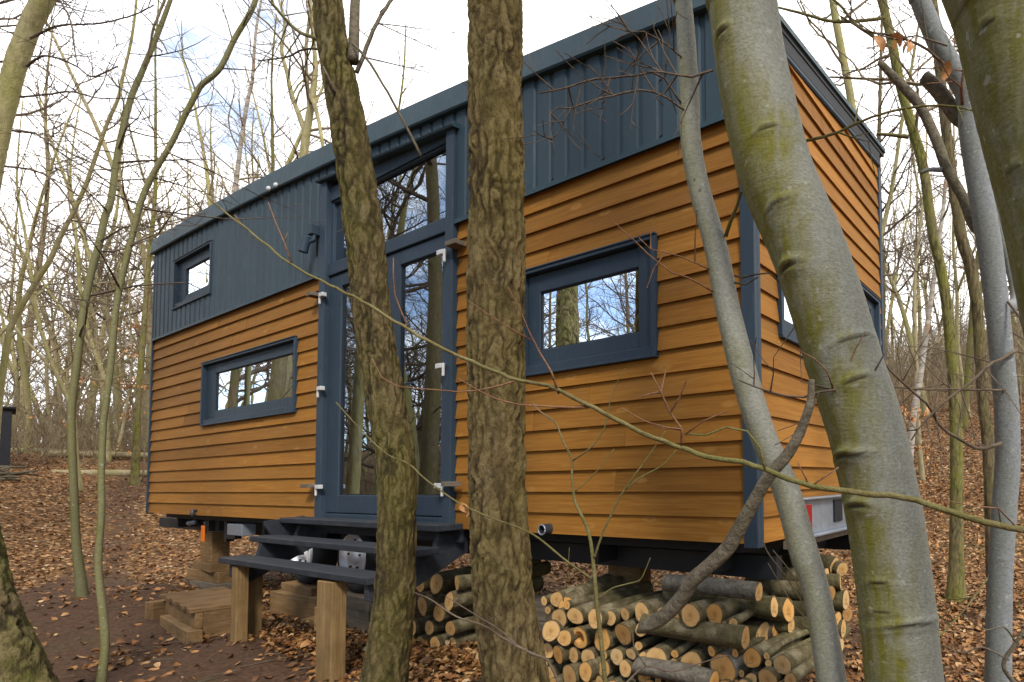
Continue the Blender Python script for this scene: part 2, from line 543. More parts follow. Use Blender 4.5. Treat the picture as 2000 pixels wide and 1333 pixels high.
M_['twig_tan'] = make_bark('tan_twigs', (.13, .095, .055), (.21, .16, .095), (.30, .235, .145), None, 0, 1, 12)
M_['twig_red'] = make_bark('reddish_twigs', (.12, .055, .028), (.19, .095, .05), (.27, .16, .09), None, 0, 1, 14)
M_['olive'] = make_bark('olive_branch', (.085, .062, .024), (.145, .115, .046), (.20, .165, .075), (.12, .12, .03), .5, 1, 16)
M_['deadgrey'] = make_bark('dead_branch_bark', (.055, .042, .029), (.115, .092, .064), (.19, .158, .115), (.12, .11, .05), .3, 1, 30)
M_['logbark'] = make_bark('log_bark', (.030, .022, .012), (.115, .088, .048), (.29, .24, .155), (.12, .115, .035), .5, 1, 13)
M_['loggrey'] = make_bark('stripped_grey_log', (.060, .050, .036), (.135, .115, .085), (.21, .185, .14), None, 0, 1, 26)
M_['end'] = make_endgrain()
M_['leaf'] = make_leaf('fallen_leaves', [(0, (.07, .029, .009)), (.25, (.165, .066, .016)), (.5, (.27, .116, .030)), (.72, (.36, .185, .062)), (.9, (.47, .30, .145)), (1, (.58, .44, .27))])
M_['dryleaf'] = make_leaf('dry_beech_leaves', [(0, (.30, .12, .03)), (.5, (.44, .19, .055)), (1, (.55, .29, .11))])
M_['ground'] = make_ground()
M_['shed'] = plain('black_stained_board', (.016, .016, .019), .7, .25)
M_['hook'] = plain('dark_steel', (.06, .06, .065), .5, .5, .5)

# ------------------------------------------------------------------ terrain
def sstep(a, b, x):
    t = np.clip((x - a) / (b - a), 0, 1)
    return t * t * (3 - 2 * t)
PATH = np.array([(8.5, -1.9), (5.5, -1.35), (3.0, -1.15), (0.8, -.75), (-2.0, -.1), (-5.0, .8), (-9.0, 1.8), (-15, 3.4)])
PATHW = np.array([1.3, 1.2, 1.1, .85, .42, .36, .5, .5])
def path_mask(x, y):
    x = np.asarray(x, float); y = np.asarray(y, float)
    best = np.full(x.shape, 9.0)
    for i in range(len(PATH) - 1):
        a, b = PATH[i], PATH[i + 1]
        ab = b - a
        t = np.clip(((x - a[0]) * ab[0] + (y - a[1]) * ab[1]) / (ab @ ab), 0, 1)
        d = np.hypot(x - a[0] - t * ab[0], y - a[1] - t * ab[1]) / (PATHW[i] + t * (PATHW[i + 1] - PATHW[i]))
        best = np.minimum(best, d)
    return (1 - sstep(.55, 1.25, best)) * (.50 + .50 * sstep(-2.2, .6, x))
def height(x, y):
    x = np.asarray(x, float); y = np.asarray(y, float)
    h = np.full(np.broadcast(x, y).shape, -.93)
    lx = np.clip(-x - .5, 0, 60)
    left = .150 * lx * sstep(0, 8, lx) - .095 * np.clip(lx - 15, 0, 60)
    left = left - .05 * np.clip(lx - 36, 0, 40)
    by = np.clip(y - 4.8, 0, 70)
    back = .29 * by * sstep(0, 6, by)
    wgt = .18 + .82 * sstep(-16, 4, x)
    h = h + left + back * wgt
    h = h - .085 * np.clip(-y - .6, 0, 10) + .0 * x
    fy = np.clip(-y - 9, 0, 40)
    h = h + .10 * fy
    h = h + .05 * np.sin(x * 1.7 + 1.3 * np.sin(y * .9)) * np.cos(y * 1.3 + .4 * x) + .025 * np.sin(3.1 * x + 2.2 * y)
    h = h + .25 * np.sin(x * .23 + 1) * np.sin(y * .31) * sstep(8, 20, np.hypot(x - 6, y))
    return h
def gz(x, y):
    return float(height(x, y))

def axis_vals(lo, hi, c0, c1, fine, coarse):
    a = [c0]
    while a[-1] < c1: a.append(a[-1] + fine)
    stp = fine
    while a[-1] < hi:
        stp = min(stp * 1.12, coarse); a.append(a[-1] + stp)
    stp = fine
    b = [c0]
    while b[-1] > lo:
        stp = min(stp * 1.12, coarse); b.append(b[-1] - stp)
    return np.array(sorted(set(b[1:] + a)))
gx = axis_vals(-240, 240, -6, 12, .13, 8.0)
gy = axis_vals(-220, 260, -4, 8, .13, 8.0)
GX, GY = np.meshgrid(gx, gy, indexing='ij')
GH = height(GX, GY)
rs = np.random.RandomState(5)
near = np.exp(-((GX - 4) ** 2 + GY ** 2) / 300)
GH = GH + rs.normal(0, .008, GH.shape) * near
GP = path_mask(GX, GY)
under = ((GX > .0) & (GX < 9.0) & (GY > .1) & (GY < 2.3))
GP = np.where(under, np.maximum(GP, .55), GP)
nx, ny = GX.shape
idx = np.arange(nx * ny).reshape(nx, ny)
q = np.stack([idx[:-1, :-1], idx[1:, :-1], idx[1:, 1:], idx[:-1, 1:]], -1).reshape(-1, 4)
gm = bpy.data.meshes.new('ground')
gm.from_pydata(np.stack([GX.ravel(), GY.ravel(), GH.ravel()], -1).tolist(), [], q.tolist())
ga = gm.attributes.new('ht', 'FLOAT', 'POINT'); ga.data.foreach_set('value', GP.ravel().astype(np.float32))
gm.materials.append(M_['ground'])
gm.polygons.foreach_set('use_smooth', np.ones(len(gm.polygons), dtype=bool))
ground = bpy.data.objects.new('ground', gm)
COL.objects.link(ground)
tag(ground, 'forest floor of dark trodden earth and brown leaf litter', 'ground', None, 'structure')

# ------------------------------------------------------------------ the tiny house
L_, W_, B_ = 8.988, 2.237, .132
BT = 17 * B_                                   # top of the timber on the long side
def zf(x): return 3.385 - .0107 * x - .00553 * x * x      # lower edge of the eaves flashing
def zt(x): return 3.58 - .0037 * x - .00677 * x * x       # upper edge of the eaves flashing
FM = lambda u, o, z: (u, -o, z)                # long front wall: u along x, o outwards
EM = lambda u, o, z: (L_ + o, u, z)            # end wall: u along y, o outwards
house = thing('tiny_house', (L_ / 2, W_ / 2, -.93), 'long tiny house on wheels clad in orange boards and dark corrugated metal', 'tiny house')
DOOR = (4.54, 6.50, .06, 2.98)
WIN_LOW = (1.75, 4.03, 1.03, 1.735)
WIN_UP = (.74, 1.91, 2.54, 3.14)
WIN_R = (7.245, 8.37, 1.035, 1.72)
WIN_E = (.27, 2.11, 1.12, 1.80)

def cells(u0, u1, z0, z1, openings):
    us = sorted({u0, u1, *[min(max(o[0], u0), u1) for o in openings], *[min(max(o[1], u0), u1) for o in openings]})
    zs = sorted({z0, z1, *[min(max(o[2], z0), z1) for o in openings], *[min(max(o[3], z0), z1) for o in openings]})
    out = []
    for a, b in zip(us[:-1], us[1:]):
        for c, d in zip(zs[:-1], zs[1:]):
            um, zm = (a + b) / 2, (c + d) / 2
            if b - a < 1e-5 or d - c < 1e-5: continue
            if any(o[0] < um < o[1] and o[2] < zm < o[3] for o in openings): continue
            out.append((a, b, c, d))
    # merge along u where rows match
    res = []
    for c in sorted(out, key=lambda t: (t[2], t[0])):
        if res and abs(res[-1][1] - c[0]) < 1e-6 and res[-1][2] == c[2] and res[-1][3] == c[3]:
            res[-1] = (res[-1][0], c[1], c[2], c[3])
        else:
            res.append(c)
    return res

def board(mb, m, u0, u1, za, zb, k, rnd):
    zlo, zhi = k * B_, (k + 1) * B_ + .014
    off = lambda z: .023 - .019 * (z - zlo) / (zhi - zlo)
    n = max(1, int((u1 - u0) / .6))
    vs, fs = [], []
    r = random.Random(int(rnd * 1e6))
    for i in range(n + 1):
        u = u0 + (u1 - u0) * i / n
        wv = r.uniform(-.0012, .0012)
        vs += [m(u, 0.0, za), m(u, off(za) + wv, za), m(u, off(zb) + wv, zb), m(u, 0.0, zb)]
    for i in range(n):
        a, b = i * 4, i * 4 + 4
        fs += [(a, a + 1, b + 1, b), (a + 1, a + 2, b + 2, b + 1), (a + 2, a + 3, b + 3, b + 2)]
    fs += [(0, 3, 2, 1), (n * 4, n * 4 + 1, n * 4 + 2, n * 4 + 3)]
    mb.add(vs, fs, rnd)

# solid wall cores with real openings
core = MB()
for a, b, c, d in cells(.02, L_ - .02, .0, 2.86, [DOOR, WIN_LOW, WIN_UP, WIN_R]):
    core.box((a, .002, c), (b, .09, d))
for a, b, c, d in cells(.09, W_ - .06, .0, 2.70, [WIN_E]):
    core.box((L_ - .09, a, c), (L_ - .002, b, d))
core.box((.02, .09, 0), (.09, W_ - .06, 3.1))
core.box((.02, W_ - .06, 0), (L_ - .02, W_, 2.86))
core.build('wall_core', M_['dark_int'], house)
inn = MB()
inn.box((.092, W_ - .075, .05), (L_ - .092, W_ - .062, 2.80))
inn.box((7.0, .095, .05), (7.03, W_ - .08, 2.8))
inn.build('interior_lining', M_['intwood'], house)
fl = MB()
fl.box((.10, .13, -.07), (L_ - .16, W_ - .1, -.003))
fl.build('floor_pan', M_['black'], house)
inf = MB(); inf.box((.1, .092, .012), (L_ - .1, W_ - .08, .045)); inf.build('interior_floor', M_['intwood'], house)

rng = random.Random(3)
cl = MB()
for k in range(17):
    zlo, zhi = k * B_, min((k + 1) * B_ + .014, BT)
    for a, b, c, d in cells(.025, L_ - .051, zlo, zhi, [(DOOR[0] - .02, DOOR[1] + .02, -1, 9), WIN_LOW, WIN_R]):
        cuts = [a]
        if b - a > 1.6 and rng.random() < .75:
            cuts.append(a + (b - a) * rng.uniform(.22, .78))
        cuts.append(b)
        for i_, (p_0, p_1) in enumerate(zip(cuts[:-1], cuts[1:])):
            board(cl, FM, p_0 + (.0015 if i_ else 0), p_1 - (.0015 if i_ < len(cuts) - 2 else 0), c, d, k, rng.random())
cl.build('front_cladding', M_['clad'], house, fixn=True)

ec = MB()
def etop(y): return 2.722 + .1310 * y          # underside of the verge trim
for k in range(25):
    zlo, zhi = k * B_, (k + 1) * B_ + .014
    for a, b, c, d in cells(.033, W_ - .03, zlo, zhi, [WIN_E]):
        if etop(b) + .04 < c: continue
        rnd = rng.random()
        if etop(a) + .04 >= d:
            board(ec, EM, a, b, c, d, k, rnd)
        else:
            n = 14
            for i in range(n):
                p, q2 = a + (b - a) * i / n, a + (b - a) * (i + 1) / n
                top = min(d, etop(p) + .05)
                if top > c + .003: board(ec, EM, p, q2, c, top, k, rnd)
ec.build('end_cladding', M_['clad'], house, fixn=True)

# corner posts
cpst = MB()
cpst.box((L_ - .052, -.034, -.02), (L_ + .030, .0, 2.93))
cpst.box((L_, .0, -.02), (L_ + .030, .034, 2.86))
cpst.build('corner_post', M_['frame'], house, bevel=.004)
cl2 = MB(); cl2.box((-.015, -.034, -.015), (.026, .03, zf(0) + .06)); cl2.build('corner_post', M_['frame'], house, bevel=.003)
cl3 = MB(); cl3.box((L_ - .02, W_ - .032, -.02), (L_ + .030, W_ + .02, 2.98)); cl3.build('corner_post', M_['frame'], house, bevel=.003)

# corrugated sheet: trapezoidal ribs, trimmed by the sloping eaves flashing
sheet = MB()
PIT = .148
def prof(x):
    t = (x / PIT) % 1.0
    # wide raised pan, narrow shallow groove
    if t < .68: return .030
    if t < .74: return .030 - .013 * (t - .68) / .06
    if t < .94: return .017
    return .017 + .013 * (t - .94) / .06
def rib_xs(a, b):
    xs = {a, b}
    i = math.floor(a / PIT)
    while i * PIT < b:
        for t in (0, .68, .74, .94):
            x = (i + t) * PIT
            if a < x < b: xs.add(x)
        i += 1
    return sorted(xs)
def sheet_piece(a, b, zlo, zhi, closed_bottom=True):
    xs = rib_xs(a, b)
    vs = []
    for x in xs:
        o = prof(x + 1e-6) if x < b else prof(x - 1e-6)
        lo = zlo(x) if callable(zlo) else zlo
        hi = zhi(x) if callable(zhi) else zhi
        vs += [(x, -o, lo), (x, -o, hi), (x, -.003, lo), (x, -.003, hi)]
    fs = []
    for i in range(len(xs) - 1):
        p, r = 4 * i, 4 * i + 4
        fs += [(p, r, r + 1, p + 1), (p + 2, r + 2, r, p), (p + 1, r + 1, r + 3, p + 3)]
    fs += [(0, 1, 3, 2), (len(vs) - 4, len(vs) - 2, len(vs) - 1, len(vs) - 3)]
    sheet.add(vs, fs)
ztop = lambda x: zf(x) + .05
sheet_piece(.027, WIN_UP[0], BT + .012, ztop)
sheet_piece(WIN_UP[1], DOOR[0] - .02, BT + .012, ztop)
sheet_piece(WIN_UP[0], WIN_UP[1], BT + .012, WIN_UP[2])
sheet_piece(WIN_UP[0], WIN_UP[1], WIN_UP[3], ztop)
sheet_piece(DOOR[0] - .02, DOOR[1] + .02, lambda x: zf(x) - .13, ztop)
sheet_piece(DOOR[1] + .02, L_ - .065, BT + .012, ztop)
sheet.build('metal_cladding', M_['metal'], house, fixn=True)
# drip flashing between the sheet and the boards
fls = MB()
for a, b in ((.027, DOOR[0] - .022), (DOOR[1] + .022, L_ - .066)):
    fls.box((a, -.050, BT - .004), (b, -.001, BT + .009))
    fls.box((a, -.050, BT - .022), (b, -.047, BT - .0045))
fls.build('drip_flashing', M_['fascia'], house)
# screws of the sheet
scr0 = None
for i in range(2, 60, 3):
    x = (i + .84) * PIT
    if x > L_ - .1 or DOOR[0] - .1 < x < DOOR[1] + .1 or WIN_UP[0] - .1 < x < WIN_UP[1] + .1: continue
    for z in (BT + .05, (BT + zf(x)) / 2 + .05):
        if scr0 is None:
            scw = MB(); scw.tube([(x, -.016, z), (x, -.024, z)], [.008, .007], 6)
            scr0 = scw.build('sheet_screw', M_['hook'], house); s_x, s_z = x, z
        else:
            o_ = scr0.copy(); COL.objects.link(o_); o_.parent = house; o_.location = (x - s_x, 0, z - s_z)

# eaves flashing and roof
NX = 24
fa = MB()
xs = [-.03 + (L_ + .055) * i / NX for i in range(NX + 1)]
vs = []
for x in xs:
    vs += [(x, -.062, zf(x)), (x, -.070, zf(x) + .012), (x, -.050, zt(x)), (x, .06, zt(x) + .01), (x, .0, zf(x) + .004)]
fs = []
for i in range(NX):
    p, r = 5 * i, 5 * i + 5
    for j in range(5):
        j2 = (j + 1) % 5
        fs.append((p + j, r + j, r + j2, p + j2))
fs += [tuple(range(5))[::-1], tuple(5 * NX + j for j in range(5))]
fa.add(vs, fs)
fa.build('eaves_flashing', M_['fascia'], house, fixn=True)
# roof deck with verge overhang at the near end
BACKR = .1295                                   # rise of the roof per metre towards the back
rf = MB()
vs, fs = [], []
ys = [-.045, .4, .9, 1.5, 2.0, W_ + .12]
XR = [-.02 + (L_ + .056) * i / NX for i in range(NX + 1)]
for x in XR:
    for y in ys:
        zz = zt(x) - .10 + BACKR * (y + .045) * (.35 + .65 * min(1, max(0, (x - 3) / 6)))
        vs += [(x, y, zz), (x, y, zz - .05)]
m = len(ys)
for i in range(NX):
    for j in range(m - 1):
        a = (i * m + j) * 2; b = ((i + 1) * m + j) * 2
        fs += [(a, b, b + 2, a + 2), (a + 1, a + 3, b + 3, b + 1)]
    a = (i * m) * 2; b = ((i + 1) * m) * 2
    fs.append((a, a + 1, b + 1, b))
    a = (i * m + m - 1) * 2; b = ((i + 1) * m + m - 1) * 2
    fs.append((a, b, b + 1, a + 1))
for j in range(m - 1):
    a = j * 2; fs.append((a, a + 2, a + 3, a + 1))
    a = (NX * m + j) * 2; fs.append((a, a + 1, a + 3, a + 2))
rf.add(vs, fs)
rf.build('roof', M_['black'], house, fixn=True)
def zroof(y): return zt(L_ + .036) - .10 + BACKR * (y + .045)
vg = MB()                                      # verge: bright outer lip, coved trim below
vs, fs = [], []
for y in ys:
    z = zroof(y) + .006
    vs += [(L_ + .0365, y, z + .010), (L_ + .050, y, z + .010), (L_ + .052, y, z - .026), (L_ + .0365, y, z - .028)]
for j in range(m - 1):
    p, r = 4 * j, 4 * j + 4
    for i in range(4):
        i2 = (i + 1) % 4
        fs.append((p + i, r + i, r + i2, p + i2))
fs += [(0, 1, 2, 3), tuple(4 * (m - 1) + i for i in (3, 2, 1, 0))]
vg.add(vs, fs)
vg.build('verge_edge', M_['fascia'], house, fixn=True)
vt = MB()
vs, fs = [], []
yv = [.03, .5, 1.0, 1.6, W_ + .012]
prof_v = [(.026, 0.0), (.034, .010), (.034, .030), (.020, .040), (.0155, .045), (.0155, .19), (.0, .19), (.0, 0.0)]
for y in yv:
    hgt = zroof(y) - .002 - etop(y)
    for o, t in prof_v:
        vs.append((L_ + o, y, etop(y) + (t if t < .1 else hgt)))
for j in range(len(yv) - 1):
    p, r = 8 * j, 8 * j + 8
    for i in range(8):
        i2 = (i + 1) % 8
        fs.append((p + i, r + i, r + i2, p + i2))
fs += [tuple(range(8)), tuple(8 * (len(yv) - 1) + i for i in range(8))[::-1]]
vt.add(vs, fs)
bd2 = MB(); n_ = len(yv)
for j in range(n_ - 1):
    y0_, y1_ = yv[j], yv[j + 1]
    bd2.add([(L_ + .016, y0_, etop(y0_) + .05), (L_ + .016, y1_, etop(y1_) + .05), (L_ + .016, y1_, zroof(y1_) - .012), (L_ + .016, y0_, zroof(y0_) - .012),
             (L_ + .021, y0_, etop(y0_) + .055), (L_ + .021, y1_, etop(y1_) + .055), (L_ + .034, y1_, zroof(y1_) - .012), (L_ + .034, y0_, zroof(y0_) - .012)],
            [(4, 5, 6, 7), (0, 3, 2, 1), (3, 7, 6, 2), (0, 1, 5, 4)])
bd2.build('soffit', M_['black'], house)
vt.build('verge_trim', M_['frame'], house, fixn=True, smooth=False)

def window(m, box, glass, out, label=None, mull=None, swap=0.0):
    """metal surround, sash, pane and sill; m maps (u, outwards, z)"""
    u0, u1, z0, z1 = box
    g0, g1, h0, h1 = glass
    t = .022
    fr = MB()
    fr.box((u0 - .012, -.085, z0), (u0 + t, .040, z1), m=m)
    fr.box((u1 - t, -.085, z0), (u1 + .012, .040, z1), m=m)
    fr.box((u0 + t, -.085, z1 - t), (u1 - t, .040, z1), m=m)
    fr.box((u0 - .014, .0, z1 + .001), (u1 + .014, .047, z1 + .012), m=m)
    f = fr.build('window', M_['frame'], house, bevel=.003)
    WORLD_ORIGIN[f.name] = WORLD_ORIGIN[house.name]
    if label: f['label'] = label
    sa = MB()
    e = .004
    a0, a1, c0, c1 = u0 + t + e, u1 - t - e - swap, z0 + .055, z1 - t - e
    o0, o1 = -.055, -.002
    sa.box((a0, o0, c0), (g0, o1, c1), m=m)
    sa.box((g1, o0, c0), (a1, o1, c1), m=m)
    sa.box((g0, o0, h1), (g1, o1, c1), m=m)
    sa.box((g0, o0, c0), (g1, o1, h0), m=m)
    if mull:
        sa.box((mull - .05, o0, h0), (mull + .05, o1, h1), m=m)
    sa.build('sash', M_['frame'], f, bevel=.005)
    bd = MB()                                  # glazing bead, black rubber
    for q in (((g0, -.03, h0), (g0 + .007, -.012, h1)), ((g1 - .007, -.03, h0), (g1, -.012, h1)), ((g0 + .007, -.03, h0), (g1 - .007, -.012, h0 + .007)), ((g0 + .007, -.03, h1 - .007), (g1 - .007, -.012, h1))):
        bd.box(*q, m=m)
    bd.build('glazing_bead', M_['black'], f)
    gl = MB(); gl.box((g0 + .001, -.026, h0 + .001), (g1 - .001, -.020, h1 - .001), m=m)
    gl.build('pane', M_['glass'], f)
    si = MB()
    si.box((u0 - .012, -.085, z0 - .016), (u1 + .012, .046, z0 - .0005), m=m)
    si.box((u0 + t + .001, -.085, z0), (u1 - t - .001, .030, z0 + .052), m=m)
    si.build('sill', M_['frame'], f, bevel=.003)
    return f
window(FM, WIN_LOW, (2.02, 3.95, 1.175, 1.605), 0, 'long low window in the boards at the far left')
window(FM, WIN_UP, (1.0, 1.82, 2.675, 3.0), 0, 'small window high in the corrugated metal')
wr = window(FM, WIN_R, (7.385, 8.225, 1.19, 1.575), 0, 'tilted-open window in the boards beside the near corner', swap=.012)
tb = MB()
for u in (7.45, 8.18): tb.box((u, .004, 1.700 - .012), (u + .06, .02, 1.692 - .0))
we = window(EM, WIN_E, (.36, 2.0, 1.235, 1.70), 0, 'wide window in the end wall', mull=1.3)

# ---------------- glazed door: surround, transom light, two leaves
D0, D1 = DOOR[0], DOOR[1]
dr = MB()
for a, b in ((D0 - .018, D0 + .085), (D1 - .075, D1 + .018)):
    dr.box((a, -.058, .03), (b, .085, zf(a) - .13))
dr.box((D0 + .086, -.030, 2.205), (D1 - .076, .08, 2.315))
dr.box((D0 + .086, -.02, .03), (D1 - .076, .08, .075))
dframe = dr.build('door_frame', M_['frame'], house, bevel=.006)
lip = MB()
vs = []
for x in (D0 - .05, D1 + .05):
    z = zf(x) - .105
    vs += [(x, -.085, z - .040), (x, -.092, z - .028), (x, -.060, z), (x, .0, z), (x, .0, z - .030), (x, -.07, z - .040)]
lip.add(vs, [tuple(range(6)), tuple(range(6, 12))[::-1]] + [(i, (i + 1) % 6, 6 + (i + 1) % 6, 6 + i) for i in range(6)])
lip.build('head_flashing', M_['fascia'], house, fixn=True)
hb = MB(); hb.box((D0 + .086, -.02, 2.90), (D1 - .076, .08, 3.02)); hb.build('head_board', M_['frame'], house)
tl = MB()
G0, G1 = D0 + .11, D1 - .10
tl.box((D0 + .087, -.005, 2.316), (G0, .06, 2.899)); tl.box((G1, -.005, 2.316), (D1 - .077, .06, 2.899))
tl.box((G0, -.005, 2.316), (G1, .06, 2.335)); tl.box((G0, -.005, 2.885), (G1, .06, 2.899))
tw = tl.build('window', M_['frame'], house, bevel=.003)
tw['label'] = 'tall fixed window above the glazed door'
g = MB(); g.box((G0 + .001, .020, 2.336), (G1 - .001, .026, 2.884)); g.build('pane', M_['glass'], tw)
SEAM = 5.585
def leaf(u0, u1, gx0, gx1, label):
    z0, z1, h0, h1 = .082, 2.198, .235, 2.085
    m = MB()
    m.box((u0, -.012, z0), (gx0, .055, z1)); m.box((gx1, -.012, z0), (u1, .055, z1))
    m.box((gx0, -.012, z0), (gx1, .055, h0)); m.box((gx0, -.012, h1), (gx1, .055, z1))
    o = m.build('door', M_['frame'], house, bevel=.006)
    o['label'] = label
    b = MB()
    for q in (((gx0, .004, h0), (gx0 + .009, .022, h1)), ((gx1 - .009, .004, h0), (gx1, .022, h1)), ((gx0 + .009, .004, h0), (gx1 - .009, .022, h0 + .009)), ((gx0 + .009, .004, h1 - .009), (gx1 - .009, .022, h1))):
        b.box(*q)
    b.build('glazing_bead', M_['black'], o)
    g = MB(); g.box((gx0 + .001, .012, h0 + .001), (gx1 - .001, .018, h1 - .001)); g.build('pane', M_['glass'], o)
    return o
dl = leaf(D0 + .088, SEAM - .003, 4.83, 5.46, 'left leaf of the glazed door')
dR = leaf(SEAM + .003, D1 - .078, 5.755, 6.325, 'right leaf of the glazed door')
hd = MB()
hd.tube([(5.70, -.012, 1.14), (5.70, -.05, 1.14), (5.82, -.055, 1.14)], [.011, .011, .010], 8)
hd.box((5.685, -.018, 1.06), (5.715, -.0125, 1.20))
hd.build('handle', M_['silver'], dR, smooth=False)
for z in (2.02, 1.18, .31):
    for u, s, o in ((D0 + .105, 1, dl), (D1 - .085, -1, dR)):
        h = MB()
        h.box((u - .036, -.094, z - .018), (u + .034, -.0585, z + .018))
        h.tube([(u - s * .044, -.080, z + .018), (u - s * .044, -.080, z - .078)], .0105, 8)
        h.build('hinge', M_['white'], o, bevel=.006)
for u0, u1, z in ((D1 + .019, D1 + .14, 2.05), (D1 + .0, D1 + .15, .32), (D0 - .12, D0 - .019, 2.05), (D0 - .15, D0 - .019, .32)):
    h = MB(); h.box((u0, -.115, z - .016), (u1, -.028 if u0 != D1 else -.0585, z + .018))
    h.build('door_stop', M_['greytim'], house, bevel=.003)
# thin window latches in the head of the near window
tb.build('window_latch', M_['silver'], house)

# ---------------- wall lamp, eaves sensors, pipe, hook
lm = MB(); lm.box((4.42, -.115, 2.60), (4.50, -.031, 2.69)); 
lamp = lm.build('wall_lamp', M_['frame'], house, bevel=.004)
sp = MB(); sp.tube([(4.445, -.125, 2.575), (4.425, -.145, 2.43)], [.036, .036], 14)
sp.tube([(4.48, -.08, 2.5995), (4.48, -.085, 2.55), (4.45, -.12, 2.52)], [.016, .020, .016], 8)
sp.build('lamp_head', M_['frame'], lamp, bevel=.003)
for x in (3.50, 3.66):
    s_ = MB(); z = zf(x) + .018
    s_.tube([(x, -.070, z), (x, -.080, z), (x, -.092, z), (x, -.098, z)], [.026, .026, .019, .006], 14)
    s_.build('eaves_sensor', M_['white'], house, smooth=True)
pp = MB()
n = 20
prof_p = [(.036, .0), (.036, .060), (.027, .062), (.027, .01)]
vs, fs = [], []
for rr, o in prof_p:
    for k in range(n):
        a = 2 * math.pi * k / n
        vs.append((7.50 + rr * math.cos(a), -.014 - o, .028 + rr * math.sin(a)))
for i in range(3):
    for k in range(n):
        fs.append((i * n + k, i * n + (k + 1) % n, (i + 1) * n + (k + 1) % n, (i + 1) * n + k))
fs.append(tuple(3 * n + k for k in range(n)))
pp.add(vs, fs)
dpo = pp.build('drain_pipe', M_['hook'], house, fixn=True)
rg_ = MB(); rg_.tube([(7.50 + .031 * math.cos(a_), -.077, .028 + .031 * math.sin(a_)) for a_ in np.linspace(0, 2 * math.pi, 25)], .0052, 6)
rg_.build('pipe_rim', M_['galv'], dpo, smooth=True)
hk = MB(); hk.tube([(1.66, -.02, .05), (1.66, -.055, .05), (1.67, -.06, .01), (1.67, -.045, -.02)], [.016, .022, .022, .014], 8)
hk.build('hook', M_['hook'], house, smooth=True)

# ---------------- trailer: rails, cross members, wheels, light bar
ch = MB()
for y in (.32, 1.75):
    ch.box((-.9, y, -.235), (L_ - .05, y + .07, -.105))
for x in (.4, 1.7, 2.9, 4.1, 5.3, 6.5, 7.7, 8.6):
    ch.box((x, .15, -.19), (x + .06, .318, -.073)); ch.box((x, .392, -.21), (x + .06, 1.748, -.10)); ch.box((x, 1.822, -.19), (x + .06, 2.1, -.073))
ch.build('chassis', M_['chassis'], house)
tl2 = MB()
tl2.box((1.55, .10, -.20), (1.62, .16, -.071)); tl2.box((2.0, .12, -.30), (2.07, .19, -.071)); tl2.box((2.08, .10, -.26), (2.36, .16, -.12))
tl2.build('trailer_support_leg', M_['chassis'], house)
gb = MB(); gb.box((2.40, .02, -.20), (2.78, .14, -.08)); 
gb.build('service_box', M_['galv'], house, bevel=.004)
hs = MB(); hs.tube(np.array([(.35, .3, -.11), (.8, .16, -.13), (1.2, .1, -.10)]), .03, 8); hs.build('supply_hose', M_['galv'], house, smooth=True)
og = MB(); og.box((1.75, -.005, -.30), (1.83, .01, -.12)); og.build('side_reflector', M_['orange'], house, bevel=.004)
og2 = MB(); og2.box((1.76, .011, -.20), (1.82, .03, -.071)); og2.build('reflector_bracket', M_['chassis'], house)

def wheel(x, y):
    R, zc, wd = .315, -.33, .20
    def lathe(mb, prof, n=40):
        vs, fs = [], []
        for o, r in prof:
            for k in range(n):
                a = 2 * math.pi * k / n
                vs.append((x + r * math.cos(a), y + o, zc + r * math.sin(a)))
        for i in range(len(prof) - 1):
            for k in range(n):
                fs.append((i * n + k, i * n + (k + 1) % n, (i + 1) * n + (k + 1) % n, (i + 1) * n + k))
        mb.add(vs, fs)
    t = MB(); lathe(t, [(.02, .20), (.0, .225), (.0, .27), (.02, .305), (.05, R), (wd - .05, R), (wd - .02, .305), (wd, .27), (wd, .225), (wd - .02, .2)])
    tyre = t.build('wheel', M_['rubber'], house, smooth=True, fixn=True)
    r = MB(); lathe(r, [(.0, .222), (-.012, .215), (-.012, .205), (.012, .198), (.03, .185), (.045, .165), (.03, .14), (.014, .125), (.02, .085), (.035, .070), (.0, .055), (-.012, .045), (-.014, .0)])
    r.build('rim', M_['silver'], tyre, smooth=True, fixn=True)
    hl = MB()
    for k in range(10):
        a = 2 * math.pi * k / 10
        hl.tube([(x + .158 * math.cos(a), y + .036, zc + .158 * math.sin(a)), (x + .158 * math.cos(a), y + .048, zc + .158 * math.sin(a))], .016, 8)
    for k in range(5):
        a = 2 * math.pi * k / 5 + .3
        hl.tube([(x + .10 * math.cos(a), y + .004, zc + .10 * math.sin(a)), (x + .10 * math.cos(a), y + .02, zc + .10 * math.sin(a))], .011, 6)
    hl.build('wheel_bolts', M_['chassis'], tyre)
wheel(3.82, .14)
wheel(4.78, .14)
lb = MB()
lb.box((L_ + .040, .34, .005), (L_ + .072, 1.9, .205)); lb.box((L_ + .040, .32, .206), (L_ + .11, 1.92, .218)); lb.box((L_ + .040, .32, -.010), (L_ + .11, 1.92, .004))
bar = lb.build('light_bar', M_['galv'], house, bevel=.003)
for u in (.36, 1.70):
    r_ = MB(); r_.box((L_ + .073, u, .03), (L_ + .085, u + .16, .18)); r_.build('tail_light', M_['red'], bar, bevel=.004)
r_ = MB(); r_.box((L_ + .0725, .88, .05), (L_ + .082, 1.02, .19)); r_.build('plate_lamp', M_['black'], bar)
bx = MB(); bx.box((L_ + .004, .30, -.06), (L_ + .038, 1.94, .004)); bx.build('bar_mount', M_['greytim'], house)

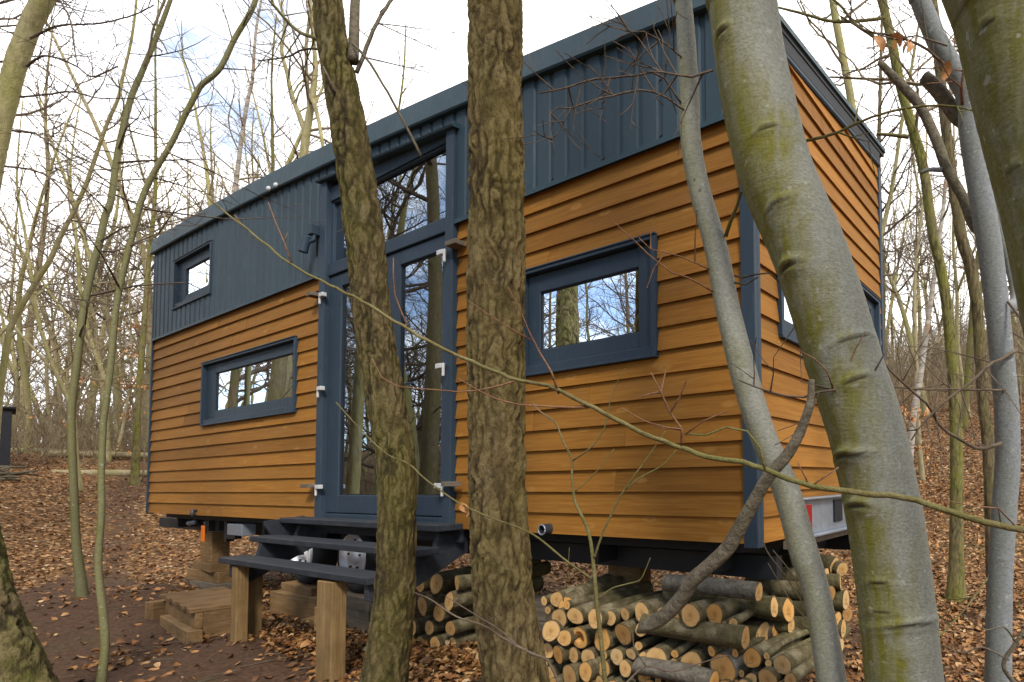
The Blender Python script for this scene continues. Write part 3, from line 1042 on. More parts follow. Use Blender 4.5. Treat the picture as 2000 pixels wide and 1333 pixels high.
# ---------------- things standing indoors, seen through the door glass
bench = thing('bench_bed', (4.45, .5, .046), 'orange wooden bench with pale cushion just inside the left door leaf', 'bench')
b_ = MB(); b_.box((3.9, .20, .047), (4.93, .8, .215)); b_.build('base', M_['orangewood'], bench, bevel=.01)
b_ = MB(); b_.box((3.89, .19, .217), (4.94, .81, .28)); b_.build('cushion', M_['linen'], bench, bevel=.03)
pn = MB(); pn.box((5.60, .25, .047), (5.98, .28, .62))
tag(pn.build('leaning_board', M_['dark_int'], origin=(5.8, .26, .046)), 'dark upright board standing inside the right door leaf', 'board')

# ---------------- steps
st = thing('entrance_steps', (5.4, -.4, -.93), 'dark blue stained wooden steps with three treads below the glazed door', 'steps')
def tread(x0, x1, y0, y1, z, name='tread'):
    t = MB(); t.box((x0, y0, z - .045), (x1, y1, z)); return t.build(name, M_['steps'], st, bevel=.006)
tread(4.36, 6.68, -.25, -.06, .045)
tread(4.30, 6.72, -.44, -.25, -.10)
tread(4.34, 6.62, -.65, -.46, -.250)
for x in (4.47, 6.52):
    s_ = MB()
    s_.prism([(-.62, -.296), (-.62, -.40), (-.50, -.46), (.05, -.17), (.05, -.02), (-.16, -.02), (-.20, -.146), (-.43, -.146), (-.46, -.296)], lambda p, t: (t, p[0], p[1]), x, x + .05)
    s_.build('stringer', M_['steps'], st, bevel=.003, fixn=True)
ap = MB(); ap.box((4.40, -.055, -.09), (6.64, -.030, -.002)); ap.build('apron_board', M_['steps'], st)
sd_ = MB(); sd_.prism([(-.35, -.016), (-.35, .02), (-.06, .05), (-.06, -.30), (-.20, -.30)], lambda p, t: (t, p[0], p[1]), 4.32, 4.358); sd_.build('side_cheek', M_['steps'], st, fixn=True)
for x, y, wx, wy, nm in ((4.60, -.63, .095, .08, 'slim pale front post'), (6.10, -.655, .20, .09, 'wide sawn front post')):
    p_ = MB(); p_.box((x - wx / 2, y, gz(x, y) - .1), (x + wx / 2, y + wy, -.309)); o = p_.build('post', M_['sawn'], st, bevel=.006); o['label'] = nm
p_ = MB(); p_.box((5.93, -.60, gz(6, -.6) - .1), (5.985, -.545, -.62)); p_.build('post', M_['sawn'], st, bevel=.004)
p_ = MB(); p_.box((5.90, -.625, -.66), (5.985, -.58, -.50)); p_.build('packer_block', M_['sawnx'], st, bevel=.004)
p_ = MB(); p_.box((4.40, -.50, gz(4.4, -.5) - .1), (4.48, -.40, -.31)); p_.build('post', M_['sawn'], st, bevel=.005)

# ------------------------------------------------------------------ trees
def catmull(P, per=8):
    P = [np.asarray(p, float) for p in P]
    out = []
    n = len(P)
    for i in range(n - 1):
        p0 = P[max(i - 1, 0)]; p1 = P[i]; p2 = P[i + 1]; p3 = P[min(i + 2, n - 1)]
        if i == 0: p0 = 2 * p1 - p2
        if i == n - 2: p3 = 2 * p2 - p1
        for k in range(per):
            t = k / per
            out.append(.5 * ((2 * p1) + (-p0 + p2) * t + (2 * p0 - 5 * p1 + 4 * p2 - p3) * t * t + (-p0 + 3 * p1 - 3 * p2 + p3) * t ** 3))
    out.append(P[-1])
    return out
def resample(P, R, step):
    P = np.array(P); R = np.array(R)
    d = np.r_[0, np.cumsum(np.linalg.norm(np.diff(P, axis=0), axis=1))]
    n = max(2, int(d[-1] / step) + 1)
    t = np.linspace(0, d[-1], n)
    return np.stack([np.interp(t, d, P[:, i]) for i in range(3)], -1), np.interp(t, d, R), t

def bark_trunk(mb, P, R, n, step, style, seed=0, scars=(), flare=0.0, furrow=.010, scale=1.0):
    """one continuous trunk skin; style 'oak' has deep furrows, 'smooth' has wrinkles and eye-shaped scars"""
    P, R, T = resample(P, R, step)
    m = len(P)
    ref = None
    vs, ht = [], []
    so = Vector((seed * 3.7, seed * 1.3, seed * 2.1))
    sc_idx = []
    for (sp, sz, wd) in scars:
        sp = np.asarray(sp)
        sc_idx.append((sp, sz, wd))
    for i in range(m):
        t = P[min(i + 1, m - 1)] - P[max(i - 1, 0)]
        t = t / (np.linalg.norm(t) + 1e-9)
        if ref is None:
            a = np.array([1., 0, 0]); ref = a - t * (a @ t)
        else:
            ref = ref - t * (ref @ t)
        ref = ref / np.linalg.norm(ref)
        bi = np.cross(t, ref)
        fl = 1.0
        if flare: fl += flare * math.exp(-T[i] / .22)
        for k in range(n):
            a = 2 * math.pi * k / n
            d = math.cos(a) * ref + math.sin(a) * bi
            r = R[i] * fl
            if flare and T[i] < 1.0:
                r += R[i] * flare * .8 * math.exp(-T[i] / .25) * (mnoise.noise(Vector((d[0] * 2.2, d[1] * 2.2, seed))) )
            base = P[i] + d * r
            if style == 'oak':
                q = Vector((base[0] * 33 * scale, base[1] * 33 * scale, base[2] * 5.5 * scale)) + so
                wob = mnoise.noise(Vector((base[0] * 16, base[1] * 16, base[2] * 14)) + so)
                q.x += wob * 1.1; q.y -= wob * .9
                v = abs(mnoise.noise(q))
                v2 = abs(mnoise.noise(Vector((q.x * 1.7 + 5, q.y * 1.7 + 3, base[2] * 26 + wob))))
                h = min(1.0, v * 2.7); h = h * h * (3 - 2 * h)
                h2 = min(1.0, v2 * 4.0)
                hh = (.30 + .70 * h) * (.62 + .38 * h2) if h > .05 else .30 * (.62 + .38 * h2)
                lump = mnoise.noise(Vector((base[0] * 5, base[1] * 5, base[2] * 2)) + so)
                fl2 = mnoise.noise(Vector((base[0] * 70, base[1] * 70, base[2] * 42)) + so)
                mod = .65 + .5 * mnoise.noise(Vector((base[0] * 9, base[1] * 9, base[2] * 4)) + so)
                hh = 1 - (1 - hh) * min(1.15, max(.35, mod + .25))
                disp = furrow * (hh - .75) + R[i] * .045 * lump + furrow * .22 * fl2
                hh = hh + .16 * fl2
                hv = hh
            else:
                q = Vector((base[0] * 6, base[1] * 6, base[2] * 2.4)) + so
                wob = mnoise.noise(q)
                q2 = Vector((base[0] * 5, base[1] * 5, base[2] * 55)) + so
                wrk = mnoise.noise(q2)
                disp = R[i] * .035 * wob + .0009 * wrk
                hv = .6
                for sp, sz, wd in sc_idx:
                    dv = base - sp
                    if abs(dv[2]) > .16: continue
                    up = dv @ t
                    tang = np.cross(t, d)
                    u = dv @ tang
                    if (dv @ d) < -R[i] * .9: continue
                    if abs(u) > wd * 2.2: continue
                    # a sagging lip over a dark slit, with a swollen collar
                    arc = up + .35 * u * u / (wd + 1e-6) - sz * .2
                    g = math.exp(-(u / wd) ** 2)
                    disp += sz * .55 * g * math.exp(-(arc / (sz * 1.2)) ** 2)
                    disp += sz * .45 * g * math.exp(-((arc - sz * .9) / (sz * .45)) ** 2)
                    disp -= sz * .70 * math.exp(-(u / (wd * .7)) ** 2) * math.exp(-((arc - sz * .15) / (sz * .30)) ** 2)
                    hv -= .62 * math.exp(-(u / (wd * .75)) ** 2) * math.exp(-((arc - sz * .12) / (sz * .34)) ** 2)
                    hv -= .20 * math.exp(-(u / (wd * 1.5)) ** 2) * math.exp(-((arc + .25 * sz) / (sz * 1.3)) ** 2)
            vs.append(base + d * disp)
            ht.append(max(0., min(1., hv)))
    fs = []
    for i in range(m - 1):
        for k in range(n):
            k2 = (k + 1) % n
            fs.append((i * n + k, i * n + k2, (i + 1) * n + k2, (i + 1) * n + k))
    fs.append(list(range(n))[::-1]); fs.append([(m - 1) * n + k for k in range(n)])
    mb.add(vs, fs, ht)
    return P, R, T

def unit(v):
    v = np.asarray(v, float); return v / (np.linalg.norm(v) + 1e-9)
def grow(mb, p, d, length, r, rng, lvl, up=.05, wand=.20, tipr=.0016, dens=1.0):
    """a bare branch with its side twigs"""
    n = max(2, min(9, int(length / .20)))
    pts = [np.asarray(p, float)]
    d = unit(d)
    dirs = [d]
    for i in range(n):
        d = unit(d + np.array([rng.gauss(0, wand), rng.gauss(0, wand), rng.gauss(0, wand * .8) + up]))
        pts.append(pts[-1] + d * (length / n)); dirs.append(d)
    rad_ = [max(tipr, r * (1 - .78 * i / n)) for i in range(n + 1)]
    mb.tube(pts, rad_, 6 if r > .02 else (4 if r > .008 else 3), rng.random(), cap=False)
    if lvl <= 0: return
    k = max(2, int(length * (3.4 if lvl > 1 else 5.0) * dens))
    for i in range(k):
        t = .18 + .82 * (i + rng.random()) / k
        j = min(n - 1, int(t * n)); f = t * n - j
        q = pts[j] * (1 - f) + pts[j + 1] * f
        dd = dirs[j]
        a = unit(np.cross(dd, [rng.gauss(0, 1), rng.gauss(0, 1), rng.gauss(0, 1)]))
        ang = rng.uniform(.45, 1.05)
        nd = unit(dd * math.cos(ang) + a * math.sin(ang))
        ln = length * rng.uniform(.24, .50) * (1.15 - .65 * t)
        grow(mb, q, nd, max(.12, ln), max(tipr, rad_[j] * .52), rng, lvl - 1, up, wand, tipr, dens)

def crown_on(mb, P, R, T, rng, s0, s1, n, length, lvl=2, rise=.5, dens=1.0, tipr=.0016, rf=.45):
    for i in range(n):
        s = s0 + (s1 - s0) * (i + rng.random()) / n
        j = int(np.searchsorted(T, s)); j = max(1, min(len(T) - 2, j))
        a = rng.uniform(0, 2 * math.pi)
        t = unit(P[j + 1] - P[j - 1])
        h = unit(np.cross(t, [math.cos(a), math.sin(a), .1]))
        nd = unit(h + t * rise * rng.uniform(.5, 1.5))
        f = 1.1 - .6 * (s - s0) / (s1 - s0 + 1e-6)
        ln = length * rng.uniform(.55, 1.15) * f
        grow(mb, P[j] + h * R[j] * .6, nd, ln, max(.004, min(R[j] * rf, ln * .013)), rng, lvl, .05, .17, tipr, dens)

def offax(px): return 1 / math.sqrt(1 + ((px - PCX) / FPX) ** 2)
def traced_tree(name, label, cat, trace, depth, mat, twig, top=4.0, style='oak', n=40, step=.03, seed=1, scars=(), flare=.5, furrow=.009,
                 scale=1.0, limbs=(), crown=None, group=None, fine_to=None, base=None, drift=(0, 0, 0)):
    """trace: (px, py, width px) down the photographed trunk at one distance; carried on to the ground and up above the picture"""
    pts = [at(x, y, depth if not isinstance(depth, (list, tuple)) else np.interp(y, *depth)) for x, y, _ in trace]
    rs_ = [wd * .5 * depth_of(p) / FPX * offax(x) for p, (x, _, wd) in zip(pts, trace)]
    if pts[0][2] < pts[-1][2]:
        pass
    else:
        pts = pts[::-1]; rs_ = rs_[::-1]
    lo = pts[0]
    d0 = unit(pts[0] - pts[1])
    # down to the ground
    if base is not None:
        bx_, by_ = base
        bp = np.array([bx_, by_, gz(bx_, by_) - .08])
        pts = [bp] + pts; rs_ = [rs_[0] * 1.12] + rs_
    else:
        steps = 0
        p = lo.copy()
        while p[2] > gz(p[0], p[1]) - .08 and steps < 60:
            d0 = unit(d0 + np.array([0, 0, -.06]))
            p = p + d0 * .08; steps += 1
        if steps > 2:
            pts = [p] + pts; rs_ = [rs_[0] * 1.1] + rs_
    # up
    d1 = unit(pts[-1] - pts[-2]); rr = random.Random(seed * 7 + 1)
    k = max(1, int(top / 1.0)); r0 = rs_[-1]
    for i in range(k):
        d1 = unit(d1 + np.array([rr.gauss(0, .06), rr.gauss(0, .06), .16]) + np.array(drift))
        pts.append(pts[-1] + d1 * top / k); rs_.append(max(.008, r0 * (1 - .75 * (i + 1) / k)))
    cp = catmull(pts, 8)
    cr = np.interp(np.linspace(0, len(pts) - 1, len(cp)), range(len(pts)), rs_)
    th = thing(name, (pts[0][0], pts[0][1], gz(pts[0][0], pts[0][1])), label, cat, group)
    mb = MB()
    P, R, T = bark_trunk(mb, cp, cr, n, step, style, seed, scars, flare, furrow, scale)
    mb.build('trunk', M_[mat], th, smooth=True)
    for lm_ in limbs:
        lpts, lmat = lm_[0], lm_[1]
        wp = [at(x, y, dd) for x, y, dd, _ in lpts]
        wr_ = [wd * .5 * dd / FPX * offax(x) for x, y, dd, wd in lpts]
        lc = catmull(wp, 6)
        lr = np.interp(np.linspace(0, len(wp) - 1, len(lc)), range(len(wp)), wr_)
        b = MB()
        P2, R2, T2 = resample(lc, lr, .03 if max(wr_) > .01 else .05)
        if max(wr_) > .02:
            P2, R2, T2 = bark_trunk(b, lc, lr, 16, .03, 'smooth', seed + 3)
        else:
            q = random.Random(len(lpts) + seed)
            P2 = P2 + np.array([[q.gauss(0, .0012) for _ in range(3)] for _ in P2])
            b.tube(P2, R2, 8 if max(wr_) > .006 else 5, .5, cap=True)
        if len(lm_) > 2 and lm_[2]:
            crown_on(b, P2, R2, T2, random.Random(seed + len(lpts)), T2[-1] * .1, T2[-1], *lm_[2])
        b.build('branch', M_[lmat], th, smooth=True)
    if crown:
        b = MB()
        crown_on(b, P, R, T, random.Random(seed + 11), crown[0] * T[-1], T[-1] * .99, crown[1], crown[2], crown[3], crown[4] if len(crown) > 4 else .5, crown[5] if len(crown) > 5 else 1.0)
        b.build('crown', M_[twig], th)
    return th, P, R, T

# ---- the five big trunks in front
tA = traced_tree('leaning_tree', 'crooked mossy tree leaning left in front of the glazed door and the steps', 'tree',
    [(632, -60, 62), (640, 0, 62), (650, 90, 66), (668, 180, 70), (686, 280, 74), (704, 400, 78), (716, 500, 76), (724, 590, 76), (738, 690, 77), (757, 800, 77), (773, 890, 75), (776, 1000, 76), (772, 1150, 80), (760, 1260, 86), (748, 1340, 94)],
    2.85, 'flaky', 'twig', top=5.5, n=120, step=.011, seed=2, flare=.35, furrow=.0105, scale=1.1,
    limbs=(([(690, 120, 2.87, 22), (692, 60, 2.95, 21), (694, 0, 3.05, 19), (700, -90, 3.2, 17)], 'deadgrey'),
           ([(695, 142, 2.87, 9), (712, 105, 2.9, 9), (726, 64, 2.92, 8), (745, 30, 2.95, 7.5), (762, 4, 3.0, 7), (790, -30, 3.1, 6)], 'deadgrey', (8, .5, 1)),
           ([(672, 92, 2.87, 11), (612, 74, 2.95, 9), (578, 58, 3.0, 8), (541, 18, 3.1, 6.5), (525, -10, 3.15, 6)], 'olive', (8, .5, 1)),
           ([(688, 86, 2.86, 7), (712, 110, 2.8, 6.5), (746, 162, 2.8, 6), (776, 216, 2.82, 6), (800, 260, 2.84, 6), (822, 306, 2.86, 6.5)], 'deadgrey'),
           ([(676, 120, 2.86, 7), (640, 100, 2.9, 6), (596, 96, 3.0, 5), (560, 112, 3.1, 4), (505, 120, 3.2, 3)], 'twig', (5, .4, 1)),
           ([(665, 210, 2.86, 5), (660, 185, 2.8, 6), (650, 172, 2.76, 5), (632, 130, 2.75, 3)], 'twig')),
    crown=(.72, 16, 1.6, 2, .6))
tB = traced_tree('oak_tree', 'thick straight oak with furrowed brown bark in front of the house, right of the door', 'tree',
    [(962, -60, 104), (968, 0, 105), (969, 200, 107), (971, 400, 109), (970, 600, 113), (971, 800, 112), (974, 1000, 114), (980, 1100, 117), (989, 1200, 118), (1010, 1340, 124)],
    2.35, 'oak', 'twig', top=6.5, n=150, step=.010, seed=4, flare=.4, furrow=.015, scale=.95, crown=(.6, 16, 2.0, 2, .5))
Cd = 1.92
def sc(px, py, d, sz, wd): return (at(px, py, d - .07), sz, wd)
tC = traced_tree('beech_tree', 'stout smooth beech with green algae leaning left in front of the near house corner', 'tree',
    [(1436, -60, 132), (1449, 0, 133), (1464, 110, 136), (1482, 210, 143), (1514, 333, 146), (1575, 480, 149), (1617, 600, 150), (1652, 720, 148), (1693, 850, 151), (1725, 1000, 153), (1746, 1150, 153), (1766, 1340, 156)],
    Cd, 'beech', 'twig', top=6.0, style='smooth', n=72, step=.0085, seed=6, flare=.25,
    scars=(sc(1420, 70, Cd, .018, .03), sc(1500, 270, Cd, .012, .035), sc(1530, 405, Cd, .014, .035), sc(1548, 525, Cd, .024, .045), sc(1655, 670, Cd, .014, .05),
           sc(1668, 748, Cd, .016, .035), sc(1655, 893, Cd, .022, .06), sc(1690, 885, Cd, .010, .04), sc(1680, 990, Cd, .022, .05), sc(1725, 1135, Cd, .012, .035), sc(1730, 1190, Cd, .007, .05), sc(1765, 1215, Cd, .016, .06)),
    limbs=(([(1392, 138, 1.9, 5), (1366, 146, 1.86, 5), (1340, 150, 1.83, 4.5), (1300, 142, 1.8, 4), (1258, 139, 1.78, 3)], 'twig', (5, .25, 1)),
           ([(1545, 282, 1.9, 6), (1640, 258, 1.86, 5.5), (1688, 234, 1.84, 5), (1756, 214, 1.82, 5), (1840, 205, 1.8, 4), (1900, 217, 1.8, 3)], 'olive', (4, .2, 1)),
           ([(1685, 752, 1.86, 5), (1700, 735, 1.82, 4.5), (1722, 705, 1.8, 4), (1728, 690, 1.78, 3)], 'twig'),
           ([(1685, 752, 1.86, 5), (1640, 760, 1.82, 5), (1600, 766, 1.8, 5), (1560, 778, 1.8, 4.5), (1500, 765, 1.8, 4), (1440, 742, 1.8, 3)], 'twig', (4, .2, 1)),
           ([(1628, 760, 1.82, 4), (1620, 740, 1.8, 3.5), (1612, 715, 1.79, 3), (1590, 700, 1.78, 3), (1556, 682, 1.77, 2.5)], 'twig_red'),
           ([(1650, 755, 1.82, 4), (1655, 720, 1.8, 3.5), (1672, 680, 1.79, 3), (1690, 650, 1.78, 2.5)], 'twig_red')),
    crown=(.6, 14, 1.8, 2, .5))
tD = traced_tree('slender_beech', 'slender pale grey beech curving between the near window and the house corner', 'tree',
    [(1322, -60, 33), (1335, 10, 34), (1346, 170, 39), (1349, 270, 42), (1366, 370, 43), (1397, 480, 46), (1421, 600, 48), (1453, 730, 54), (1490, 850, 52), (1536, 960, 54), (1570, 1080, 58), (1595, 1160, 55), (1626, 1340, 60)],
    2.12, 'beech_thin', 'twig', top=4.5, style='smooth', n=44, step=.014, seed=8, flare=.2,
    scars=(sc(1440, 800, 2.12, .007, .015), sc(1350, 345, 2.12, .006, .012), sc(1366, 365, 2.12, .006, .012)),
    limbs=(([(1332, 205, 2.1, 5), (1290, 146, 2.06, 4.5), (1230, 150, 2.04, 4), (1160, 155, 2.03, 4), (1110, 170, 2.02, 3.5), (1054, 182, 2.0, 3)], 'twig', (6, .22, 1)),
           ([(1352, 225, 2.1, 5), (1300, 190, 2.06, 4.5), (1262, 176, 2.04, 4), (1225, 183, 2.03, 4), (1160, 195, 2.0, 3.5), (1110, 213, 2.0, 3), (1078, 208, 2.0, 2.5), (1075, 255, 1.98, 2), (1084, 300, 1.98, 1.6)], 'twig', (6, .22, 1)),
           ([(1418, 462, 2.1, 8), (1424, 440, 2.08, 8), (1436, 410, 2.06, 7), (1449, 375, 2.04, 6)], 'olive'),
           ([(1392, 570, 2.1, 4), (1362, 552, 2.06, 3.5), (1315, 533, 2.04, 3), (1270, 500, 2.0, 3), (1240, 472, 1.98, 2.5), (1214, 449, 1.96, 2), (1195, 428, 1.95, 1.6)], 'twig_red'),
           ([(1384, 525, 2.1, 3.5), (1345, 508, 2.06, 3), (1310, 495, 2.04, 2.6), (1266, 486, 2.0, 2.2), (1248, 464, 1.98, 1.8)], 'twig_red', (3, .16, 0)),
           ([(1434, 538, 2.1, 4), (1450, 543, 2.06, 4), (1478, 536, 2.03, 3.5), (1500, 532, 2.0, 3), (1525, 555, 1.99, 2.5)], 'deadgrey'),
           ([(1436, 552, 2.1, 4), (1452, 557, 2.06, 4), (1468, 551, 2.03, 3.5), (1480, 541, 2.0, 3)], 'deadgrey'),
           ([(1340, 120, 2.1, 4), (1300, 85, 2.06, 4), (1250, 60, 2.03, 3), (1205, 75, 2.0, 2.4)], 'twig', (6, .25, 1))),
    crown=(.6, 12, 1.5, 2, .5))
tE = traced_tree('beech_tree', 'broad greenish beech trunk leaning into the top right corner of the picture', 'tree',
    [(1935, -60, 205), (1958, 0, 206), (2004, 200, 208), (2055, 400, 210), (2085, 560, 212), (2130, 800, 214), (2180, 1100, 216), (2215, 1340, 220)],
    1.35, 'beech_dark', 'twig', top=5.0, style='smooth', n=72, step=.010, seed=10, flare=.25,
    scars=(sc(1930, 50, 1.35, .010, .03), sc(1960, 330, 1.35, .012, .03)),
    limbs=(([(2120, 1050, 1.36, 24), (2050, 1045, 1.30, 17), (2000, 1036, 1.28, 15), (1930, 1022, 1.28, 14), (1850, 998, 1.30, 13), (1770, 972, 1.32, 12), (1690, 965, 1.34, 12), (1600, 952, 1.36, 11.5), (1530, 932, 1.38, 11), (1460, 906, 1.40, 10.5), (1380, 893, 1.43, 10), (1330, 876, 1.44, 9.5), (1270, 852, 1.46, 9), (1200, 818, 1.48, 8.8), (1130, 782, 1.50, 8.4), (1070, 754, 1.52, 8.2), (1000, 740, 1.54, 8), (930, 710, 1.56, 7.8), (860, 678, 1.58, 7.4), (790, 640, 1.60, 7.2), (720, 596, 1.62, 7), (640, 555, 1.64, 6.6), (570, 518, 1.66, 6), (520, 478, 1.68, 5.6), (472, 440, 1.70, 5.2), (430, 408, 1.72, 4.6), (385, 360, 1.74, 4), (340, 310, 1.76, 3.4), (300, 250, 1.78, 3), (262, 185, 1.80, 2.6), (240, 135, 1.82, 2.2)], 'olive'),
           ([(1090, 769, 1.515, 5), (1081, 738, 1.50, 4.6), (1074, 720, 1.49, 4.4), (1056, 690, 1.48, 4), (1037, 664, 1.47, 3.6), (1028, 630, 1.46, 3), (1010, 590, 1.45, 2.4), (992, 560, 1.45, 1.8)], 'twig_red'),
           ([(1036, 664, 1.47, 3.6), (1010, 648, 1.46, 3.2), (982, 634, 1.45, 3), (950, 615, 1.44, 2.6), (916, 588, 1.43, 2)], 'twig_red'),
           ([(1331, 877, 1.44, 5.5), (1338, 850, 1.43, 5), (1318, 822, 1.42, 4.8), (1300, 792, 1.41, 4.4), (1288, 760, 1.40, 3.6), (1272, 728, 1.39, 2.6)], 'twig_red', (4, .10, 0)),
           ([(1336, 848, 1.43, 4), (1372, 848, 1.42, 4), (1392, 852, 1.42, 4), (1428, 830, 1.41, 4), (1450, 838, 1.40, 4), (1470, 850, 1.40, 4.6), (1488, 882, 1.39, 5), (1497, 922, 1.385, 6)], 'olive'),
           ([(1336, 848, 1.43, 3.4), (1360, 832, 1.42, 3), (1385, 818, 1.41, 3), (1418, 804, 1.40, 3)], 'twig_red'),
           ([(1300, 838, 1.44, 3), (1270, 828, 1.43, 2.6), (1240, 812, 1.42, 2.2), (1214, 796, 1.42, 1.8)], 'twig_red'),
           ([(570, 517, 1.66, 4), (562, 490, 1.655, 3.6), (554, 470, 1.65, 3.2), (542, 445, 1.645, 3), (530, 420, 1.64, 2.6), (524, 396, 1.64, 2)], 'twig_red'),
           ([(554, 471, 1.65, 3), (560, 462, 1.65, 2.4), (562, 455, 1.65, 1.8)], 'twig_red'),
           ([(800, 646, 1.60, 4), (788, 620, 1.59, 3.6), (778, 590, 1.58, 3.2), (766, 565, 1.58, 2.8), (770, 530, 1.575, 2.6), (769, 504, 1.57, 2)], 'twig_red'),
           ([(1010, 743, 1.54, 4), (985, 752, 1.53, 4), (934, 763, 1.52, 3.6), (884, 765, 1.52, 3.4), (830, 761, 1.52, 3.2), (769, 754, 1.52, 3), (745, 738, 1.52, 2.6), (725, 702, 1.52, 2)], 'twig_red'),
           ([(1150, 795, 1.50, 4.4), (1095, 797, 1.49, 4), (1040, 792, 1.48, 3.8), (1000, 790, 1.475, 3.4), (945, 770, 1.47, 3), (895, 740, 1.465, 2.4)], 'twig_red'),
           ([(1040, 792, 1.48, 3), (1065, 810, 1.47, 2.6), (1082, 826, 1.465, 2.2)], 'twig_red'),
           ([(1580, 948, 1.365, 4), (1582, 930, 1.36, 3.8), (1566, 915, 1.355, 3.2), (1560, 905, 1.35, 2.6)], 'twig_red'),
           ([(1588, 945, 1.36, 3.6), (1605, 932, 1.355, 3.4), (1622, 922, 1.35, 3.6), (1640, 914, 1.348, 3.8)], 'twig_red'),
           ([(472, 440, 1.70, 4), (465, 432, 1.70, 3.6), (458, 420, 1.70, 2.4)], 'twig_red'),
           ([(1955, 1025, 1.28, 4), (1952, 1000, 1.27, 3.4), (1950, 985, 1.27, 2.6)], 'twig'),
           ([(1985, 1030, 1.28, 3.6), (1940, 985, 1.26, 3.2), (1895, 990, 1.25, 2.8), (1850, 980, 1.25, 2.2)], 'twig_red'),
           ([(290, 232, 1.79, 2.4), (291, 215, 1.79, 2.2), (293, 200, 1.79, 1.6)], 'twig_red')),
    crown=(.6, 10, 1.8, 2, .5))
tF = traced_tree('beech_tree', 'smooth blue grey beech with several broken forks at the right edge of the picture', 'tree',
    [(1780, -60, 38), (1797, 0, 38), (1828, 75, 40), (1858, 130, 42), (1889, 190, 44), (1895, 262, 46), (1914, 375, 48), (1933, 487, 50), (1947, 600, 49), (1957, 700, 49), (1966, 800, 50), (1968, 900, 51), (1961, 1000, 52), (1953, 1150, 50), (1949, 1340, 54)],
    2.45, 'beech_grey', 'twig', top=4.5, style='smooth', n=48, step=.014, seed=12, flare=.2, scars=(sc(1958, 1095, 2.45, .008, .02),),
    limbs=(([(1926, 455, 2.5, 28), (1901, 439, 2.54, 22), (1880, 385, 2.6, 21), (1849, 330, 2.66, 22), (1835, 290, 2.7, 22), (1819, 252, 2.75, 21), (1795, 205, 2.8, 20), (1762, 168, 2.85, 18), (1740, 145, 2.88, 15), (1718, 122, 2.9, 12)], 'deadgrey'),
           ([(1838, 332, 2.66, 11), (1818, 332, 2.64, 9), (1800, 338, 2.62, 7)], 'beech_grey'),
           ([(1895, 245, 2.5, 34), (1870, 228, 2.52, 32), (1848, 198, 2.54, 31), (1828, 172, 2.56, 30), (1806, 152, 2.58, 26)], 'deadgrey'),
           ([(1955, 605, 2.5, 34), (1985, 590, 2.6, 27), (1978, 530, 2.7, 26), (1960, 470, 2.75, 25), (1945, 400, 2.8, 24), (1940, 350, 2.85, 25), (1925, 300, 2.9, 24), (1905, 262, 2.95, 22)], 'beech_grey'),
           ([(1955, 866, 2.4, 10), (1935, 874, 2.36, 8), (1905, 876, 2.33, 7.5), (1875, 858, 2.3, 7), (1840, 838, 2.27, 6.5), (1815, 795, 2.24, 6), (1790, 772, 2.2, 5.6), (1760, 745, 2.16, 5), (1728, 712, 2.12, 4)], 'twig', (5, .3, 1)),
           ([(1985, 685, 2.4, 9), (1960, 700, 2.36, 8), (1930, 715, 2.33, 7), (1905, 740, 2.3, 6), (1870, 765, 2.27, 5.4), (1840, 790, 2.24, 5), (1800, 830, 2.22, 4), (1780, 860, 2.2, 3)], 'twig', (7, .3, 1)),
           ([(1965, 762, 2.4, 6), (1920, 762, 2.36, 5), (1860, 762, 2.33, 4.5), (1800, 760, 2.3, 4), (1740, 755, 2.28, 3)], 'twig', (5, .25, 1)),
           ([(1928, 1130, 2.4, 4), (1900, 1170, 2.36, 4), (1850, 1230, 2.3, 4), (1800, 1262, 2.26, 3.4), (1760, 1272, 2.22, 3), (1735, 1268, 2.2, 2.4)], 'olive', (4, .2, 1)),
           ([(1968, 590, 2.4, 6), (1985, 610, 2.35, 6), (2000, 640, 2.3, 5)], 'twig'),
           ([(1880, 205, 2.4, 7), (1878, 160, 2.36, 6), (1886, 118, 2.34, 5), (1890, 70, 2.3, 4)], 'twig_red', (5, .25, 1)),
           ([(1850, 130, 2.4, 6), (1800, 90, 2.36, 5), (1740, 70, 2.33, 4.5), (1690, 60, 2.3, 4), (1640, 30, 2.28, 3)], 'twig', (8, .4, 1))),
    crown=(.55, 14, 1.5, 2, .5))
tO = traced_tree('oak_tree', 'mossy furrowed trunk base cut off by the lower left corner of the picture', 'tree',
    [(-330, -200, 170), (-235, 200, 178), (-160, 500, 185), (-132, 700, 190), (-115, 900, 190), (-92, 1040, 188), (-62, 1160, 190), (-28, 1260, 200), (-2, 1340, 214)],
    2.95, 'oak_moss', 'twig', top=8.0, n=110, step=.014, seed=14, flare=.5, furrow=.017, scale=.75, crown=(.6, 12, 2.2, 2, .5))

# ---- saplings and thinner trees that can be told apart
tK = traced_tree('young_tree', 'slim greenish tree with straight base on the dirt path left of the house', 'tree',
    [(352, -60, 8.5), (333, 0, 9), (306, 72, 11), (276, 144, 12.5), (255, 195, 13.5), (231, 294, 14.5), (217, 390, 15), (205, 425, 16), (192, 484, 16), (180, 526, 16.5), (163, 610, 17), (150, 715, 17), (141, 790, 17), (140, 850, 17.5), (145, 972, 18), (149, 1060, 20), (158, 1140, 24)],
    6.55, 'sap', 'twig', top=2.5, style='smooth', n=28, step=.04, seed=16, flare=.35, crown=(.3, 34, 1.25, 2, .25, .8),
    limbs=(([(283, 130, 6.5, 4), (293, 90, 6.45, 5), (300, 55, 6.4, 5.5), (318, 10, 6.4, 6), (330, -20, 6.4, 6)], 'twig_tan'),
           ([(306, 70, 6.5, 4), (318, 85, 6.45, 3.5), (328, 106, 6.4, 2.5)], 'twig')))
